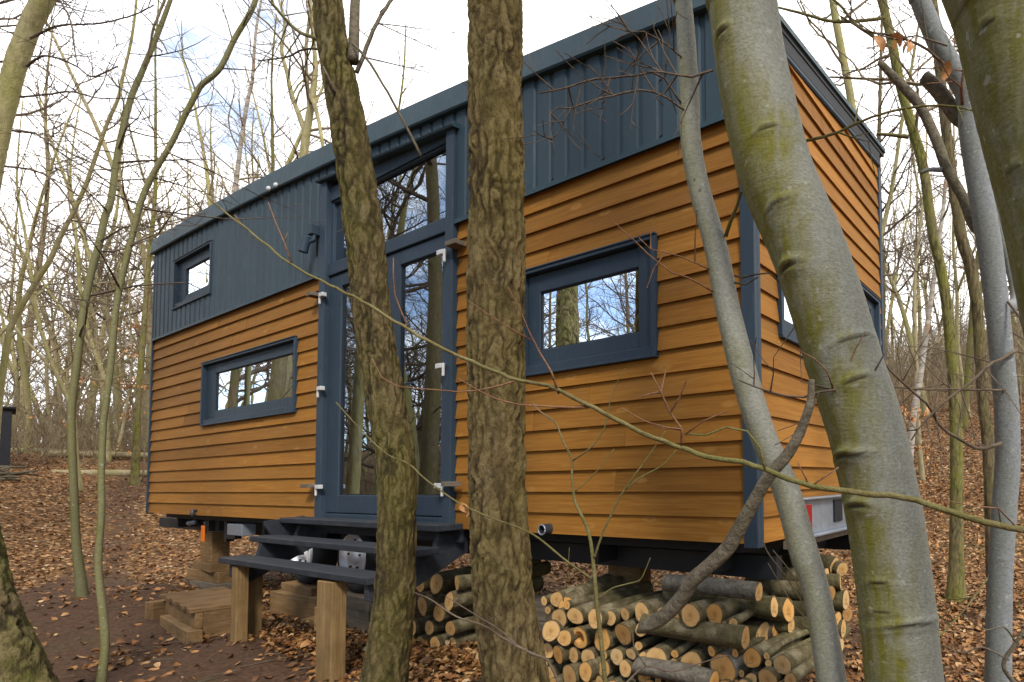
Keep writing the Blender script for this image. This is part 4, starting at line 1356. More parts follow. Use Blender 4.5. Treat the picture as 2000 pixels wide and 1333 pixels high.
tL = traced_tree('young_tree', 'thin wavy sapling standing on the dirt path nearest the viewer, left of the house', 'tree',
    [(512, -60, 10), (495, 12, 10.5), (459, 75, 11), (429, 135, 11.5), (395, 165, 12), (384, 182, 12), (360, 228, 12), (341, 268, 12), (327, 294, 12.5), (300, 339, 13), (276, 393, 13.5), (255, 475, 13.5), (240, 535, 14), (226, 610, 14), (216, 715, 14.5), (207, 790, 15), (202, 830, 15), (198, 920, 15), (198, 1000, 16), (192, 1104, 16.5), (200, 1190, 18), (205, 1260, 18), (197, 1340, 19)],
    3.55, 'sap', 'twig', top=2.0, style='smooth', n=28, step=.03, seed=18, flare=.2, crown=(.34, 26, .75, 2, .25, .9))
tM = traced_tree('oak_tree', 'olive brown trunk leaning right at the top left corner of the picture', 'tree',
    [(112, -60, 46), (84, 0, 47), (55, 60, 47), (30, 130, 47), (12, 200, 47), (-3, 270, 47), (-18, 350, 47), (-42, 520, 49), (-55, 700, 52), (-62, 930, 58)],
    5.2, 'farbark', 'twig', top=4.0, n=40, step=.03, seed=20, flare=.4, furrow=.006,
    limbs=(([(60, 75, 5.1, 7), (110, 52, 5.0, 6), (160, 48, 4.95, 5), (200, 45, 4.9, 4.4), (260, 30, 4.85, 3.5), (300, 10, 4.8, 3)], 'twig', (9, .6, 1)),
           ([(52, 130, 5.1, 8), (78, 112, 5.0, 6), (105, 112, 4.95, 5.6), (150, 130, 4.9, 5), (180, 150, 4.85, 4.5), (230, 130, 4.8, 3.5)], 'twig', (9, .6, 1)),
           ([(40, 190, 5.1, 6), (90, 185, 5.05, 5.4), (140, 180, 5.0, 4.8), (190, 192, 4.95, 4), (245, 192, 4.9, 3), (300, 196, 4.9, 2.4)], 'twig', (9, .6, 1)),
           ([(10, 325, 5.1, 7), (60, 332, 5.0, 6), (100, 350, 4.95, 5.4), (140, 400, 4.9, 4.6), (170, 470, 4.85, 3.6)], 'twig', (9, .6, 1)),
           ([(25, 255, 5.1, 6), (70, 262, 5.0, 5), (120, 300, 4.95, 4.6), (170, 330, 4.9, 4), (235, 370, 4.9, 3)], 'twig', (9, .6, 1)),
           ([(108, -10, 5.1, 6), (128, 20, 5.0, 5), (140, 50, 4.95, 4.4), (145, 95, 4.9, 3.6), (152, 130, 4.9, 2.6)], 'twig', (6, .5, 1))),
    crown=(.78, 10, 1.8, 2, .4))
tG = traced_tree('mossy_tree', 'yellow green ridged trunk standing on the leafy slope right of the house end', 'tree',
    [(1712, -60, 17), (1723, 0, 18), (1740, 75, 19), (1759, 169, 19.5), (1781, 248, 20), (1804, 330, 20), (1815, 410, 20), (1824, 470, 21), (1832, 500, 21), (1848, 587, 22), (1859, 700, 24), (1866, 812, 25), (1868, 900, 26), (1868, 1000, 27), (1868, 1090, 29), (1868, 1150, 33)],
    5.9, 'ridged', 'twig_tan', top=4.0, n=48, step=.025, seed=22, flare=.45, furrow=.006, scale=1.2, crown=(.45, 26, 1.7, 2, .4),
    limbs=(([(1727, 35, 5.85, 7), (1690, 40, 5.8, 6.5), (1625, 42, 5.75, 6), (1560, 25, 5.7, 5), (1515, 14, 5.7, 4)], 'olive', (7, .5, 1)),
           ([(1742, 95, 5.85, 7), (1700, 68, 5.8, 6), (1668, 45, 5.75, 6), (1640, 10, 5.7, 5), (1600, -20, 5.7, 4)], 'olive', (7, .5, 1)),
           ([(1775, 268, 5.9, 8), (1740, 264, 5.95, 7), (1712, 262, 6.0, 6)], 'olive')))
tH = traced_tree('brown_tree', 'brown ridged trunk just behind the grey beech with broken forks', 'tree',
    [(1812, -60, 20), (1828, 60, 21), (1840, 180, 21), (1849, 262, 22), (1864, 375, 22), (1879, 469, 23), (1893, 512, 24), (1908, 600, 24), (1915, 700, 24), (1921, 790, 24), (1928, 850, 25), (1934, 958, 26), (1938, 1060, 28)],
    5.0, 'brownbark', 'twig_tan', top=4.0, n=48, step=.025, seed=24, flare=.4, furrow=.006, scale=1.2, crown=(.45, 20, 1.6, 2, .4))
tI = traced_tree('woodland_tree', 'bare tan trunk rising behind the roof verge of the house', 'tree',
    [(1622, -60, 14), (1626, 0, 14.5), (1639, 75, 15), (1650, 131, 15.5), (1662, 195, 16), (1680, 330, 17), (1692, 520, 18), (1700, 760, 20)],
    8.5, 'farbark', 'twig_tan', top=4.0, style='smooth', n=20, step=.07, seed=26, flare=.3, crown=(.5, 22, 1.8, 2, .4))
tJ = traced_tree('birch_tree', 'slanting birch with peeling white and brown bark beside the dry leaved sapling', 'tree',
    [(1852, 300, 7), (1843, 400, 8), (1833, 480, 9), (1822, 560, 10), (1810, 644, 11), (1800, 719, 12), (1792, 770, 12), (1784, 815, 13)],
    10.5, 'birch', 'twig', top=4.0, style='smooth', n=20, step=.07, seed=28, flare=.2, crown=(.4, 18, 1.6, 2, .4))
tN = traced_tree('woodland_tree', 'long grey green trunk leaning far to the right behind the thin saplings', 'tree',
    [(258, 70, 6), (240, 150, 7), (231, 192, 8), (210, 240, 8.5), (189, 300, 9), (168, 360, 9.5), (146, 410, 10.5), (122, 455, 11.5), (96, 511, 12), (69, 553, 13), (39, 604, 14), (21, 640, 14.5), (12, 685, 15), (3, 745, 15.5), (-6, 830, 17)],
    9.5, 'farbark', 'twig', top=3.0, style='smooth', n=20, step=.07, seed=30, flare=.3, crown=(.45, 26, 1.8, 2, .3))
tQ = traced_tree('forked_tree', 'forked mossy tree rising behind the roof left of the leaning trunk', 'tree',
    [(614, 100, 9), (616, 135, 11), (610, 190, 14), (602, 240, 16), (596, 280, 17), (592, 320, 18), (586, 400, 19), (580, 560, 21), (576, 760, 24)],
    11.0, 'farbark', 'twig_tan', top=4.5, style='smooth', n=22, step=.07, seed=32, flare=.3, crown=(.5, 26, 2.2, 2, .5),
    limbs=(([(598, 262, 11, 13), (584, 225, 11, 11), (570, 185, 11, 9.5), (560, 140, 11, 8.5), (550, 98, 11, 8), (556, 50, 11, 6), (545, 0, 11, 5), (530, -60, 11, 4)], 'farbark', (14, 1.4, 2)),
           ([(612, 195, 11, 11), (622, 235, 10.9, 8), (628, 270, 10.8, 7), (632, 296, 10.8, 6)], 'farbark'),
           ([(605, 220, 11, 9), (600, 160, 11, 8), (598, 90, 11, 7), (605, 20, 11, 5.5), (600, -50, 11, 4)], 'farbark2', (12, 1.4, 2))))
tR = traced_tree('birch_tree', 'pale slim birch standing behind the far roof corner', 'tree',
    [(500, 60, 5.5), (493, 156, 7), (484, 195, 8), (472, 270, 8.5), (460, 375, 10), (452, 520, 11), (447, 700, 12)],
    13.0, 'birch', 'twig_tan', top=4.5, style='smooth', n=18, step=.08, seed=34, flare=.2, crown=(.4, 30, 2.0, 2, .6))
tP = traced_tree('mossy_tree', 'mossy yellow green trunk beside the far lower corner of the house', 'tree',
    [(300, 420, 9), (290, 520, 10.5), (281, 640, 12), (272, 760, 14), (268, 830, 15), (266, 880, 17)],
    14.5, 'ridged', 'twig_tan', top=6.0, n=24, step=.05, seed=36, flare=.4, furrow=.006, crown=(.35, 26, 2.0, 2, .5))

# ---- the rest of the wood: a dozen grown trees, copied tree by tree
def template(seed, H, R, s0, nb, ln, rise, dens):
    r = random.Random(seed)
    pts = [np.array([0., 0., -.15])]; d = np.array([r.gauss(0, .07), r.gauss(0, .07), 1.])
    k = 9
    for i in range(k):
        d = unit(d + np.array([r.gauss(0, .07), r.gauss(0, .07), .06]))
        pts.append(pts[-1] + d * H / k)
    cp = catmull(pts, 5)
    cr = [R * (1 - .86 * (i / (len(cp) - 1)) ** .9) for i in range(len(cp))]
    t = MB()
    P, Rr, T = bark_trunk(t, cp, cr, 12, .28, 'smooth', seed, (), .35)
    # some trunks fork
    if seed in (102, 107):
        j = int(len(P) * r.uniform(.25, .45))
        q = [P[j]]; dd = unit(P[j + 1] - P[j] + np.array([r.gauss(0, .25), r.gauss(0, .25), 0]))
        for i in range(6):
            dd = unit(dd + np.array([r.gauss(0, .08), r.gauss(0, .08), .1])); q.append(q[-1] + dd * (H * .5) / 6)
        t.tube(catmull(q, 4), list(np.linspace(Rr[j] * .75, .012, 25)), 8)
        fork = catmull(q, 4)
    else:
        fork = None
    c = MB()
    crown_on(c, P, Rr, T, r, s0 * H, H * .99, nb, ln, 2, rise, dens, .0032, .5)
    if fork is not None:
        FP, FR, FT = resample(fork, np.linspace(Rr[j] * .7, .012, len(fork)), .2)
        crown_on(c, FP, FR, FT, r, .2 * FT[-1], FT[-1], int(nb * .5), ln * .8, 2, rise, dens, .0032, .5)
    # a few low, dead side shoots
    crown_on(c, P, Rr, T, r, .06 * H, s0 * H, 7, ln * .45, 1, .2, dens * .8, .0028, .3)
    return t, c
TEMPL = []
for i, (H, R, s0, nb, ln, rise, mt, tw) in enumerate([
        (13, .105, .32, 30, 2.3, .7, 'farbark', 'twig_tan'), (15, .13, .36, 32, 2.6, .6, 'farbark2', 'twig'), (11, .075, .30, 28, 1.8, .8, 'farbark', 'twig'),
        (16, .15, .40, 34, 3.0, .5, 'brownbark', 'twig'), (12, .085, .25, 30, 2.0, .7, 'birch', 'twig_tan'), (9, .055, .22, 28, 1.5, .7, 'farbark2', 'twig_tan'),
        (14, .11, .30, 34, 2.4, .6, 'ridged', 'twig_tan'), (10, .065, .18, 30, 1.7, .5, 'farbark', 'twig_tan'), (13, .12, .34, 30, 2.6, .45, 'farbark', 'twig'), (12, .10, .12, 44, 2.6, .35, 'farbark', 'twig'), (14, .12, .14, 46, 3.0, .4, 'brownbark', 'twig')]):
    t, c = template(100 + i, H, R, s0, nb, ln, rise, 1.3 if i < 9 else 1.7)
    tm = t.build('trunk', M_[mt], None, smooth=True); cm = c.build('crown', M_[tw])
    TEMPL.append((tm.data, cm.data))
    bpy.data.objects.remove(tm); bpy.data.objects.remove(cm)
KIND = ['woodland_tree', 'woodland_tree', 'woodland_tree', 'oak_tree', 'birch_tree', 'young_tree', 'mossy_tree', 'young_tree', 'woodland_tree', 'woodland_tree', 'oak_tree']
placed = [tuple(np.array(t.location)[:2]) for t in bpy.data.objects if t.type == 'EMPTY' and t.get('category') == 'tree']
def plant(x, y, k, rz, scl, lean, label, group):
    nm = KIND[k]
    th = thing(nm, (x, y, gz(x, y)), label, 'tree', group)
    th.rotation_euler = (lean[0], lean[1], rz); th.scale = (scl, scl, scl)
    for me, pn_ in zip(TEMPL[k], ('trunk', 'crown')):
        o = bpy.data.objects.new(pn_, me); COL.objects.link(o); o.parent = th
    placed.append((x, y))
def polar(theta, dist):                         # theta measured from +y towards +x, around the photographer's stand
    return CAM[0] + math.sin(theta) * dist, CAM[1] + math.cos(theta) * dist
LABELS = {
    'left': 'bare slender tree in the wood left of the house beyond the dirt path',
    'back': 'bare tall tree in the wood behind the long roof of the house',
    'right': 'bare tree on the leafy hillside right of the house',
    'front': 'bare tree of the wood facing the house, mirrored in its windows'}
GR = {'left': 'trees of the wood left of the house', 'back': 'trees of the wood behind the roof', 'right': 'trees on the hillside right of the house', 'front': 'trees facing the house'}
rw = random.Random(77)
def scatter(zone, n, th0, th1, d0, d1, mind, kinds):
    c = 0; tries = 0
    while c < n and tries < n * 60:
        tries += 1
        th = rad(rw.uniform(th0, th1)); dd = math.sqrt(rw.uniform(d0 * d0, d1 * d1)) if rw.random() < .5 else rw.uniform(d0, d1)
        x, y = polar(th, dd)
        if -1.5 < x < 10.2 and -1.2 < y < 3.6: continue
        if float(path_mask(x, y)) > .05: continue
        if zone == 'left' and th < rad(-80.0) and dd < 27: continue
        if min(math.hypot(x - a, y - b) for a, b in placed) < mind: continue
        plant(x, y, rw.choice(kinds), rw.uniform(0, 6.28), rw.uniform(.8, 1.2), (rw.gauss(0, .06), rw.gauss(0, .06)), LABELS[zone], GR[zone]); c += 1
for x, y, k in ((1.6, -2.66, 3), (-2.2, -1.9, 3), (-3.6, -2.9, 1)):
    plant(x, y, k, rw.uniform(0, 6), 1.0, (rw.gauss(0, .03), rw.gauss(0, .03)), LABELS['front'], GR['front'])
scatter('front', 22, 222, 266, 8.0, 34, 1.2, [9, 10, 9, 10, 4, 9, 7, 8])
scatter('front', 44, 244, 263, 9, 46, .7, [0, 2, 5, 7, 8, 0])
scatter('left', 46, -84, -69, 24, 54, .5, [5, 7, 2, 5, 7])
scatter('left', 74, -84, -68, 19, 50, .7, [0, 0, 1, 2, 2, 5, 5, 6, 7, 7, 8])
scatter('back', 52, -67, -22, 15, 40, .9, [0, 1, 2, 3, 4, 5, 6, 8])
scatter('right', 26, -19, 8, 20, 50, .6, [5, 7, 2, 9])
scatter('right', 46, -19, 8, 12, 44, .8, [0, 1, 2, 3, 6, 7, 8, 2, 5])
scatter('front', 42, 96, 262, 6.5, 32, 1.6, [0, 1, 2, 9, 10, 9, 8, 10])

# ------------------------------------------------------------------ firewood
def log(px, py, rpx, y, axis, length, label, group, bark='logbark', hollow=False, seed=0):
    P = on_y(px, py, y)
    r = rpx * depth_of(P) / FPX
    return log_at(P, r, axis, length, label, group, bark, hollow, seed)
def log_at(P, r, axis, length, label, group, bark='logbark', hollow=False, seed=0, cat='log'):
    """the face that is seen lies at P; the log runs away from it along axis"""
    q = random.Random(seed)
    ax = unit(axis)
    th = thing('firewood_log', P, label, cat, group)
    n = 18
    u = unit(np.cross(ax, [0, 0, 1.])); v = np.cross(u, ax)
    ph = [q.uniform(0, 6.28) for _ in range(4)]
    lob = lambda a: 1 + .05 * math.sin(2 * a + ph[0]) + .035 * math.sin(3 * a + ph[1]) + .02 * math.sin(5 * a + ph[2])
    m = 7
    vs, fs = [], []
    bend = np.array([q.gauss(0, .012), q.gauss(0, .012), q.gauss(0, .01)])
    tilt = (q.gauss(0, .10), q.gauss(0, .10))
    for i in range(m):
        t = i / (m - 1)
        c = P + ax * length * t + bend * math.sin(t * math.pi)
        for k in range(n):
            a = 2 * math.pi * k / n
            rr = r * lob(a) * (1 + .03 * math.sin(7 * t + ph[3]) + q.gauss(0, .012))
            sk = (tilt[0] * math.cos(a) + tilt[1] * math.sin(a)) * r if i == 0 else 0
            vs.append(c + rr * (math.cos(a) * u + math.sin(a) * v) + ax * sk)
    for i in range(m - 1):
        for k in range(n):
            fs.append((i * n + k, i * n + (k + 1) % n, (i + 1) * n + (k + 1) % n, (i + 1) * n + k))
    b = MB(); b.add(vs, fs)
    b.build('bark', M_[bark], th, smooth=True, fixn=True)
    for end in (0, 1):
        e = MB()
        c = P + ax * length * end
        sg = -1 if end == 0 else 1
        rings = [1.0, .9, .6, .3, .06]
        vs, ht = [], []
        for rg in rings:
            for k in range(n):
                base = np.array(vs0 := b.v[(0 if end == 0 else (m - 1) * n) + k])
                pth = c + (base - c) * rg * .985 if rg < 1 else c + (base - c) * .99
                dp = 0.0
                if hollow and end == 0 and rg <= .35: dp = -.05
                vs.append(pth + ax * sg * (.0015 + dp)); ht.append(rg)
        fs = []
        for i in range(len(rings) - 1):
            for k in range(n):
                fs.append((i * n + k, i * n + (k + 1) % n, (i + 1) * n + (k + 1) % n, (i + 1) * n + k))
        fs.append([(len(rings) - 1) * n + k for k in range(n)])
        e.add(vs, fs, ht)
        e.build('cut_end', M_['end'], th, smooth=False, fixn=True)
    return th
ORD = ['first', 'second', 'third', 'fourth', 'fifth', 'sixth', 'seventh', 'eighth', 'ninth']
Z8 = lambda x, y, r: (1200 + x / 3.636, 1000 + y / 3.636, r / 3.636)
Z7 = lambda x, y, r: (780 + x / 4, 1000 + y / 4, r / 4)
right_rows = [
    ('top', [Z7(1250, 830, 78), Z7(1375, 815, 73), Z7(1530, 835, 76), Z7(1650, 830, 58), Z8(420, 760, 58), Z8(540, 735, 82), Z8(712, 728, 74)]),
    ('second', [Z7(1185, 930, 84), Z7(1290, 985, 66), Z7(1405, 985, 92), Z7(1585, 1000, 92), Z7(1750, 955, 87)]),
    ('third', [Z7(1155, 1085, 60), Z7(1240, 1115, 74), Z7(1360, 1120, 64), Z7(1475, 1140, 66), Z7(1700, 1130, 66), Z7(1810, 1110, 48), Z8(205, 1040, 42), Z8(300, 1050, 95), Z8(545, 1075, 84), Z8(772, 1112, 108)]),
    ('fourth', [Z7(1180, 1262, 58), Z7(1330, 1290, 98), Z7(1455, 1250, 76), Z7(1600, 1225, 64), Z7(1765, 1225, 68)])]
lg = random.Random(21)
for rn, items in right_rows:
    items = sorted(items)
    for i, (x, y, r) in enumerate(items):
        ho = rn == 'second' and i == 2
        ax = (lg.uniform(-.16, .10), 1, lg.uniform(-.05, .07))
        lab = '%s log from the left in the %s row of the right firewood stack' % (ORD[i] if i < 9 else 'tenth', rn)
        if ho: lab = 'hollow cut log in the second row of the right firewood stack'
        log(x, y, r, -.10 + lg.uniform(-.035, .035), ax, lg.uniform(.55, .95), lab, 'logs of the right firewood stack',
            bark='birch' if (rn == 'third' and i == len(items) - 1) else 'logbark', hollow=ho, seed=int(x * 7 + y))
# the row that carries the stack, just below the picture's edge
for i in range(11):
    x = 1085 + i * 37
    log(x, 1345 + lg.uniform(-4, 6) , 19, -.10 + lg.uniform(-.03, .03), (lg.uniform(-.1, .1), 1, 0), .8,
        'log in the lowest row of the right firewood stack, resting on the ground', 'lowest row of the right firewood stack', seed=900 + i)
P0 = on_y(1108, 1186, -.06)
log_at(P0, .062, (-.25, 1, .12), .5, 'thick split log lying tilted on the left top of the right firewood stack', 'logs of the right firewood stack', seed=5)
# logs laid the other way: the end that shows faces right
def span(px0, px1, y):
    return float(on_y(px1, 1240, y)[0] - on_y(px0, 1240, y)[0])
def cross(px, py, rpx, y, length, label, bark='logbark', seed=1, dz=0.0, dy=0.0):
    P = on_y(px, py, y)
    log_at(P, rpx * depth_of(P) / FPX, (-1, dy, dz), length, label, 'crosswise logs of the right firewood stack', bark, seed=seed)
cross(1482, 1157, 19, .02, span(1302, 1482, .02), 'grey barkless log lying crosswise on top of the right firewood stack', 'loggrey', 11)
cross(1456, 1246, 23, -.06, span(1262, 1456, -.06), 'long mossy log lying crosswise through the middle of the right firewood stack', 'logbark', 12)
cross(1395, 1330, 20, -.14, span(1248, 1395, -.14), 'pale log lying crosswise at the foot of the right firewood stack', 'loggrey', 13)
cross(1490, 1238, 23, .20, .7, 'crosswise log whose pale end shows right of the long mossy log', 'logbark', 14)
cross(1520, 1236, 21, .30, .6, 'crosswise log with a whitish end, second right of the long mossy log', 'loggrey', 15)
cross(1512, 1186, 21, .16, .7, 'gnarled crosswise log just below the grey barkless log', 'logbark', 16)
cross(1540, 1192, 23, .28, .6, 'split crosswise log with a ragged orange end beside the slender beech', 'logbark', 17)
cross(1545, 1222, 15, .32, .6, 'short thin crosswise log under the split log beside the slender beech', 'logbark', 18)
cross(1552, 1262, 20, .34, .55, 'mossy stub low in the stack beside the slender beech', 'logbark', 19)
cross(1535, 1290, 20, .18, .6, 'dark lower crosswise log at the right foot of the firewood stack', 'logbark', 20)
cross(1500, 1318, 22, .05, .6, 'grey broken log at the right foot of the firewood stack', 'loggrey', 21)
cross(1535, 1325, 17, .12, .5, 'lowest thin log at the right foot of the firewood stack', 'logbark', 31)
for i, (x, y, r, yy) in enumerate([(1622, 1160, 15, .52), (1641, 1138, 17, .62), (1652, 1172, 19, .62), (1634, 1212, 17, .55), (1647, 1228, 18, .60), (1612, 1128, 18, .6), (1640, 1260, 19, .55), (1618, 1246, 19, .5), (1655, 1200, 15, .7), (1626, 1284, 20, .5), (1600, 1190, 18, .48), (1600, 1222, 18, .45), (1596, 1160, 18, .5)]):
    P = on_y(x, y, yy)
    log_at(P, r * depth_of(P) / FPX, (-1, lg.uniform(-.1, .3), lg.uniform(-.05, .05)), lg.uniform(.4, .6),
           'log end of the heap between the slender beech and the stout beech', 'logs heaped behind the slender beech', seed=300 + i)
for i, (x, y, r) in enumerate([(1630, 1105, 16), (1600, 1112, 18), (1645, 1112, 15)]):
    P = on_y(x, y, .8)
    log_at(P, r * depth_of(P) / FPX, (-1, .4, .1), .9, 'dark wet log lying on top of the heap behind the slender beech', 'dark logs on the heap', 'logbark', seed=330 + i)
left_rows = [
    ('top', [Z7(160, 570, 62), Z7(290, 560, 82), Z7(450, 555, 58)]),
    ('second', [Z7(180, 735, 80), Z7(310, 790, 74), Z7(390, 700, 78)]),
    ('third', [Z7(105, 900, 64), Z7(235, 905, 58), Z7(400, 910, 60)]),
    ('bottom', [Z7(95, 985, 44), Z7(170, 1015, 46), Z7(280, 1030, 62), Z7(415, 1040, 64)])]
for rn, items in left_rows:
    for i, (x, y, r) in enumerate(items):
        log(x, y, r, .02 + lg.uniform(-.03, .03), (lg.uniform(-.1, .15), 1, lg.uniform(-.03, .05)), lg.uniform(.6, .9),
            '%s log from the left in the %s row of the smaller left firewood stack' % (ORD[i], rn), 'logs of the left firewood stack', seed=int(500 + x + y))
# thin logs wedged into what gaps are left
circ = [it for _, items in right_rows for it in items]
fq = random.Random(8); added = 0
for _ in range(4000):
    x, y = fq.uniform(1062, 1545), fq.uniform(1168, 1340)
    if y < 1196 and x > 1120: continue
    if y < 1215 and x > 1310: continue
    if 1255 < x < 1470 and 1222 < y < 1270: continue
    if x > 1440 and y < 1275: continue
    room = min(math.hypot(x - a, y - b_) - r_ for a, b_, r_ in circ)
    if room < 7: continue
    r = min(20, room * 1.02)
    circ.append((x, y, r)); added += 1
    log(x, y, r, -.075 + fq.uniform(-.03, .02), (fq.uniform(-.1, .08), 1, fq.uniform(-.03, .04)), fq.uniform(.5, .8), 'thin log wedged between bigger cut logs of the right firewood stack', 'thin logs wedged in the right firewood stack', seed=1500 + added)
    if added > 40: break
# timber blocks
def block(name, c, size, rz, mat, label, group=None, bevel=.006):
    o = thing(name, (c[0], c[1], c[2]), label, 'timber block', group) if False else None
    m = MB()
    cr, sr = math.cos(rz), math.sin(rz)
    hx, hy, hz = [s / 2 for s in size]
    m.box((-hx, -hy, 0), (hx, hy, size[2]), m=lambda x, y, z: (c[0] + x * cr - y * sr, c[1] + x * sr + y * cr, c[2] + z))
    ob = m.build(name, M_[mat], None, origin=c, bevel=bevel)
    tag(ob, label, 'timber block', group)
    return ob
def blk_px(px, py, y, size, rz, mat, label, group=None):
    P = on_y(px, py, y); return block('timber_block', (P[0], P[1], P[2]), size, rz, mat, label, group)
gy_ = lambda x, y: gz(x, y)
P = on_y(930, 1272, .05)
bz = gz(6.85, .25) - .01
block('timber_block', (6.95, .28, bz), (.62, .22, .13), .1, 'greytim', 'lowest grey timber under the house behind the thick oak')
block('timber_block', (6.93, .28, bz + .131), (.60, .20, .14), -.03, 'greytim', 'middle grey timber in the pile behind the thick oak')
block('timber_block', (6.93, .28, bz + .272), (.56, .20, .13), .05, 'greytim', 'topmost grey timber in the pile behind the thick oak')
block('timber_block', (6.78, .16, bz + .403), (.10, .08, .09), .5, 'sawnx', 'small orange offcut lying on the grey timber pile')
block('timber_block', (7.60, .62, -.50), (.26, .16, .24), .2, 'sawnx', 'upright sawn block wedged under the chassis right of the thick oak')
block('timber_block', (7.60, .62, gz(7.6, .6) - .02), (.34, .3, .43), .1, 'greytim', 'broad dark block carrying the sawn block right of the thick oak')
# blocks under the wheels and the drawbar
wz = -.65
block('timber_block', (3.86, .20, gz(3.9, .2) - .02), (.95, .26, .02 + (wz - gz(3.9, .2)) - .075), .04, 'sawnx', 'long pale beam lying under the left trailer wheel')
block('timber_block', (3.76, .24, wz - .0745), (.72, .24, .073), -.05, 'sawnx', 'pale plank on top of the beam under the left trailer wheel')
block('timber_block', (4.80, .24, gz(4.6, .2) - .02), (.6, .26, (wz - gz(4.6, .2)) + .018), .02, 'greytim', 'grey sleeper under the right trailer wheel')
pz = gz(1.2, .35)
block('timber_block', (1.20, .30, pz - .02), (.80, .24, .13), .0, 'greytim', 'lowest grey timber of the pile under the far end of the house')
block('timber_block', (1.15, .30, pz + .111), (.84, .22, .13), .05, 'sawnx', 'pale middle timber of the pile under the far end of the house')
block('timber_block', (1.16, .28, pz + .242), (.70, .20, .10), -.08, 'sawnx', 'third pale timber of the pile under the far end of the house')
block('timber_block', (1.18, .30, pz + .343), (.26, .18, -.236 - (pz + .343)), .1, 'sawnx', 'topmost timber under the chassis at the far end of the house')
# low wooden platform of boards beside the steps
plx, ply, prz = 3.38, -.41, -.10
pl = thing('wooden_platform', (plx, ply, gz(plx, ply)), 'low weathered platform of boards on beams left of the entrance steps', 'platform')
def lb_(name, x0, x1, y0, y1, z0, z1, mat):
    m = MB(); cr, sr = math.cos(prz), math.sin(prz); g = gz(plx, ply)
    m.box((x0, y0, z0), (x1, y1, z1), m=lambda x, y, z: (plx + x * cr - y * sr, ply + x * sr + y * cr, g + z))
    return m.build(name, M_[mat], pl, bevel=.005)
lb_('bearer', -.40, .66, -.26, -.16, -.03, .09, 'sawnx'); lb_('bearer', -.42, .62, .14, .24, -.03, .09, 'sawnx')
lb_('beam', -.56, .60, -.20, -.15, .091, .225, 'sawnx'); lb_('beam', -.56, .60, .14, .19, .091, .225, 'sawnx'); lb_('beam', .53, .60, -.149, .139, .0, .225, 'sawny')
for i in range(9):
    xx = -.62 + i * .137
    lb_('board', xx, xx + .128, -.235 + .012 * (i % 2), .235 - .01 * (i % 3), .226, .262 + .002 * (i % 2), 'sawny')
block('timber_block', (2.62, -.52, gz(2.62, -.52) - .005), (.14, .22, .17), .15, 'sawny', 'pale square offcut standing at the left end of the low platform')
block('timber_block', (4.55, .05, gz(4.5, .05) - .01), (.45, .12, .06), .3, 'sawnx', 'loose board end lying on the leaves between the platform and the trailer wheels')

# ------------------------------------------------------------------ loose dead branch and young shoots
def shoot(name, label, cat, paths, mat, group=None, leaves=()):
    first = at(*paths[0][0][:3])
    th = thing(name, (first[0], first[1], gz(first[0], first[1])), label, cat, group)
    for pth in paths:
        wp = [at(x, y, d) for x, y, d, _ in pth]; wr_ = [wd * .5 * d / FPX for x, y, d, wd in pth]
        lc = catmull(wp, 5); lr = np.interp(np.linspace(0, len(wp) - 1, len(lc)), range(len(wp)), wr_)
        b = MB(); b.tube(lc, lr, 8 if max(wr_) > .006 else 5, .5)
        b.build('stem' if pth is paths[0] else 'twig', M_[mat], th, smooth=True)
    for (x, y, d, s) in leaves:
        b = MB(); leaf_at(b, at(x, y, d), s, random.Random(int(x)), .9, hang=True); b.build('leaf', M_['dryleaf'], th, smooth=True)
    return th
def leaf_at(mb, p, s, q, ht, hang=False):
    yaw = q.uniform(0, 6.28)
    if hang:
        ax = unit([q.gauss(0, .35), q.gauss(0, .35), -1]); sd_ = unit(np.cross(ax, [math.cos(yaw), math.sin(yaw), .1]))
    else:
        ax = unit([math.cos(yaw), math.sin(yaw), q.gauss(0, .25)]); sd_ = unit(np.cross(ax, [q.gauss(0, .3), q.gauss(0, .3), 1]))
    nn = np.cross(ax, sd_)
    vs, fs = [], []
    for i in range(6):
        t = i / 5; wd = s * .30 * math.sin(math.pi * min(1, t * .93 + .05)) ** .8
        c = p + ax * s * t + nn * s * .14 * math.sin(t * 3.0)
        vs += [c + sd_ * wd + nn * wd * .5, c, c - sd_ * wd + nn * wd * .35]
    for i in range(5):
        a = i * 3; fs += [(a, a + 1, a + 4, a + 3), (a + 1, a + 2, a + 5, a + 4)]
    mb.add(vs, fs, ht)
db = thing('dead_branch', at(1250, 1230, 2.0), 'broken grey dead branch leaning from the firewood stack up past the slender beech', 'branch')
b = MB()
pp_ = [(1585, 742, 1.78, 12), (1582, 790, 1.78, 17), (1560, 850, 1.78, 21), (1535, 892, 1.79, 24), (1502, 930, 1.80, 25), (1470, 985, 1.83, 27), (1440, 1040, 1.86, 29), (1418, 1075, 1.88, 30), (1380, 1110, 1.90, 29), (1352, 1135, 1.92, 29), (1330, 1170, 1.95, 30), (1295, 1205, 1.98, 30), (1262, 1224, 2.0, 26), (1246, 1234, 2.02, 8)]
wp = [at(x, y, d) for x, y, d, _ in pp_]; wr_ = [wd * .5 * d / FPX for x, y, d, wd in pp_]
lc = catmull(wp, 6); lr = np.interp(np.linspace(0, len(wp) - 1, len(lc)), range(len(wp)), wr_)
bark_trunk(b, lc, lr, 24, .012, 'smooth', 5, (sc(1430, 1060, 1.88, .006, .01), sc(1335, 1150, 1.93, .006, .01)))
b.build('limb', M_['deadgrey'], db, smooth=True)
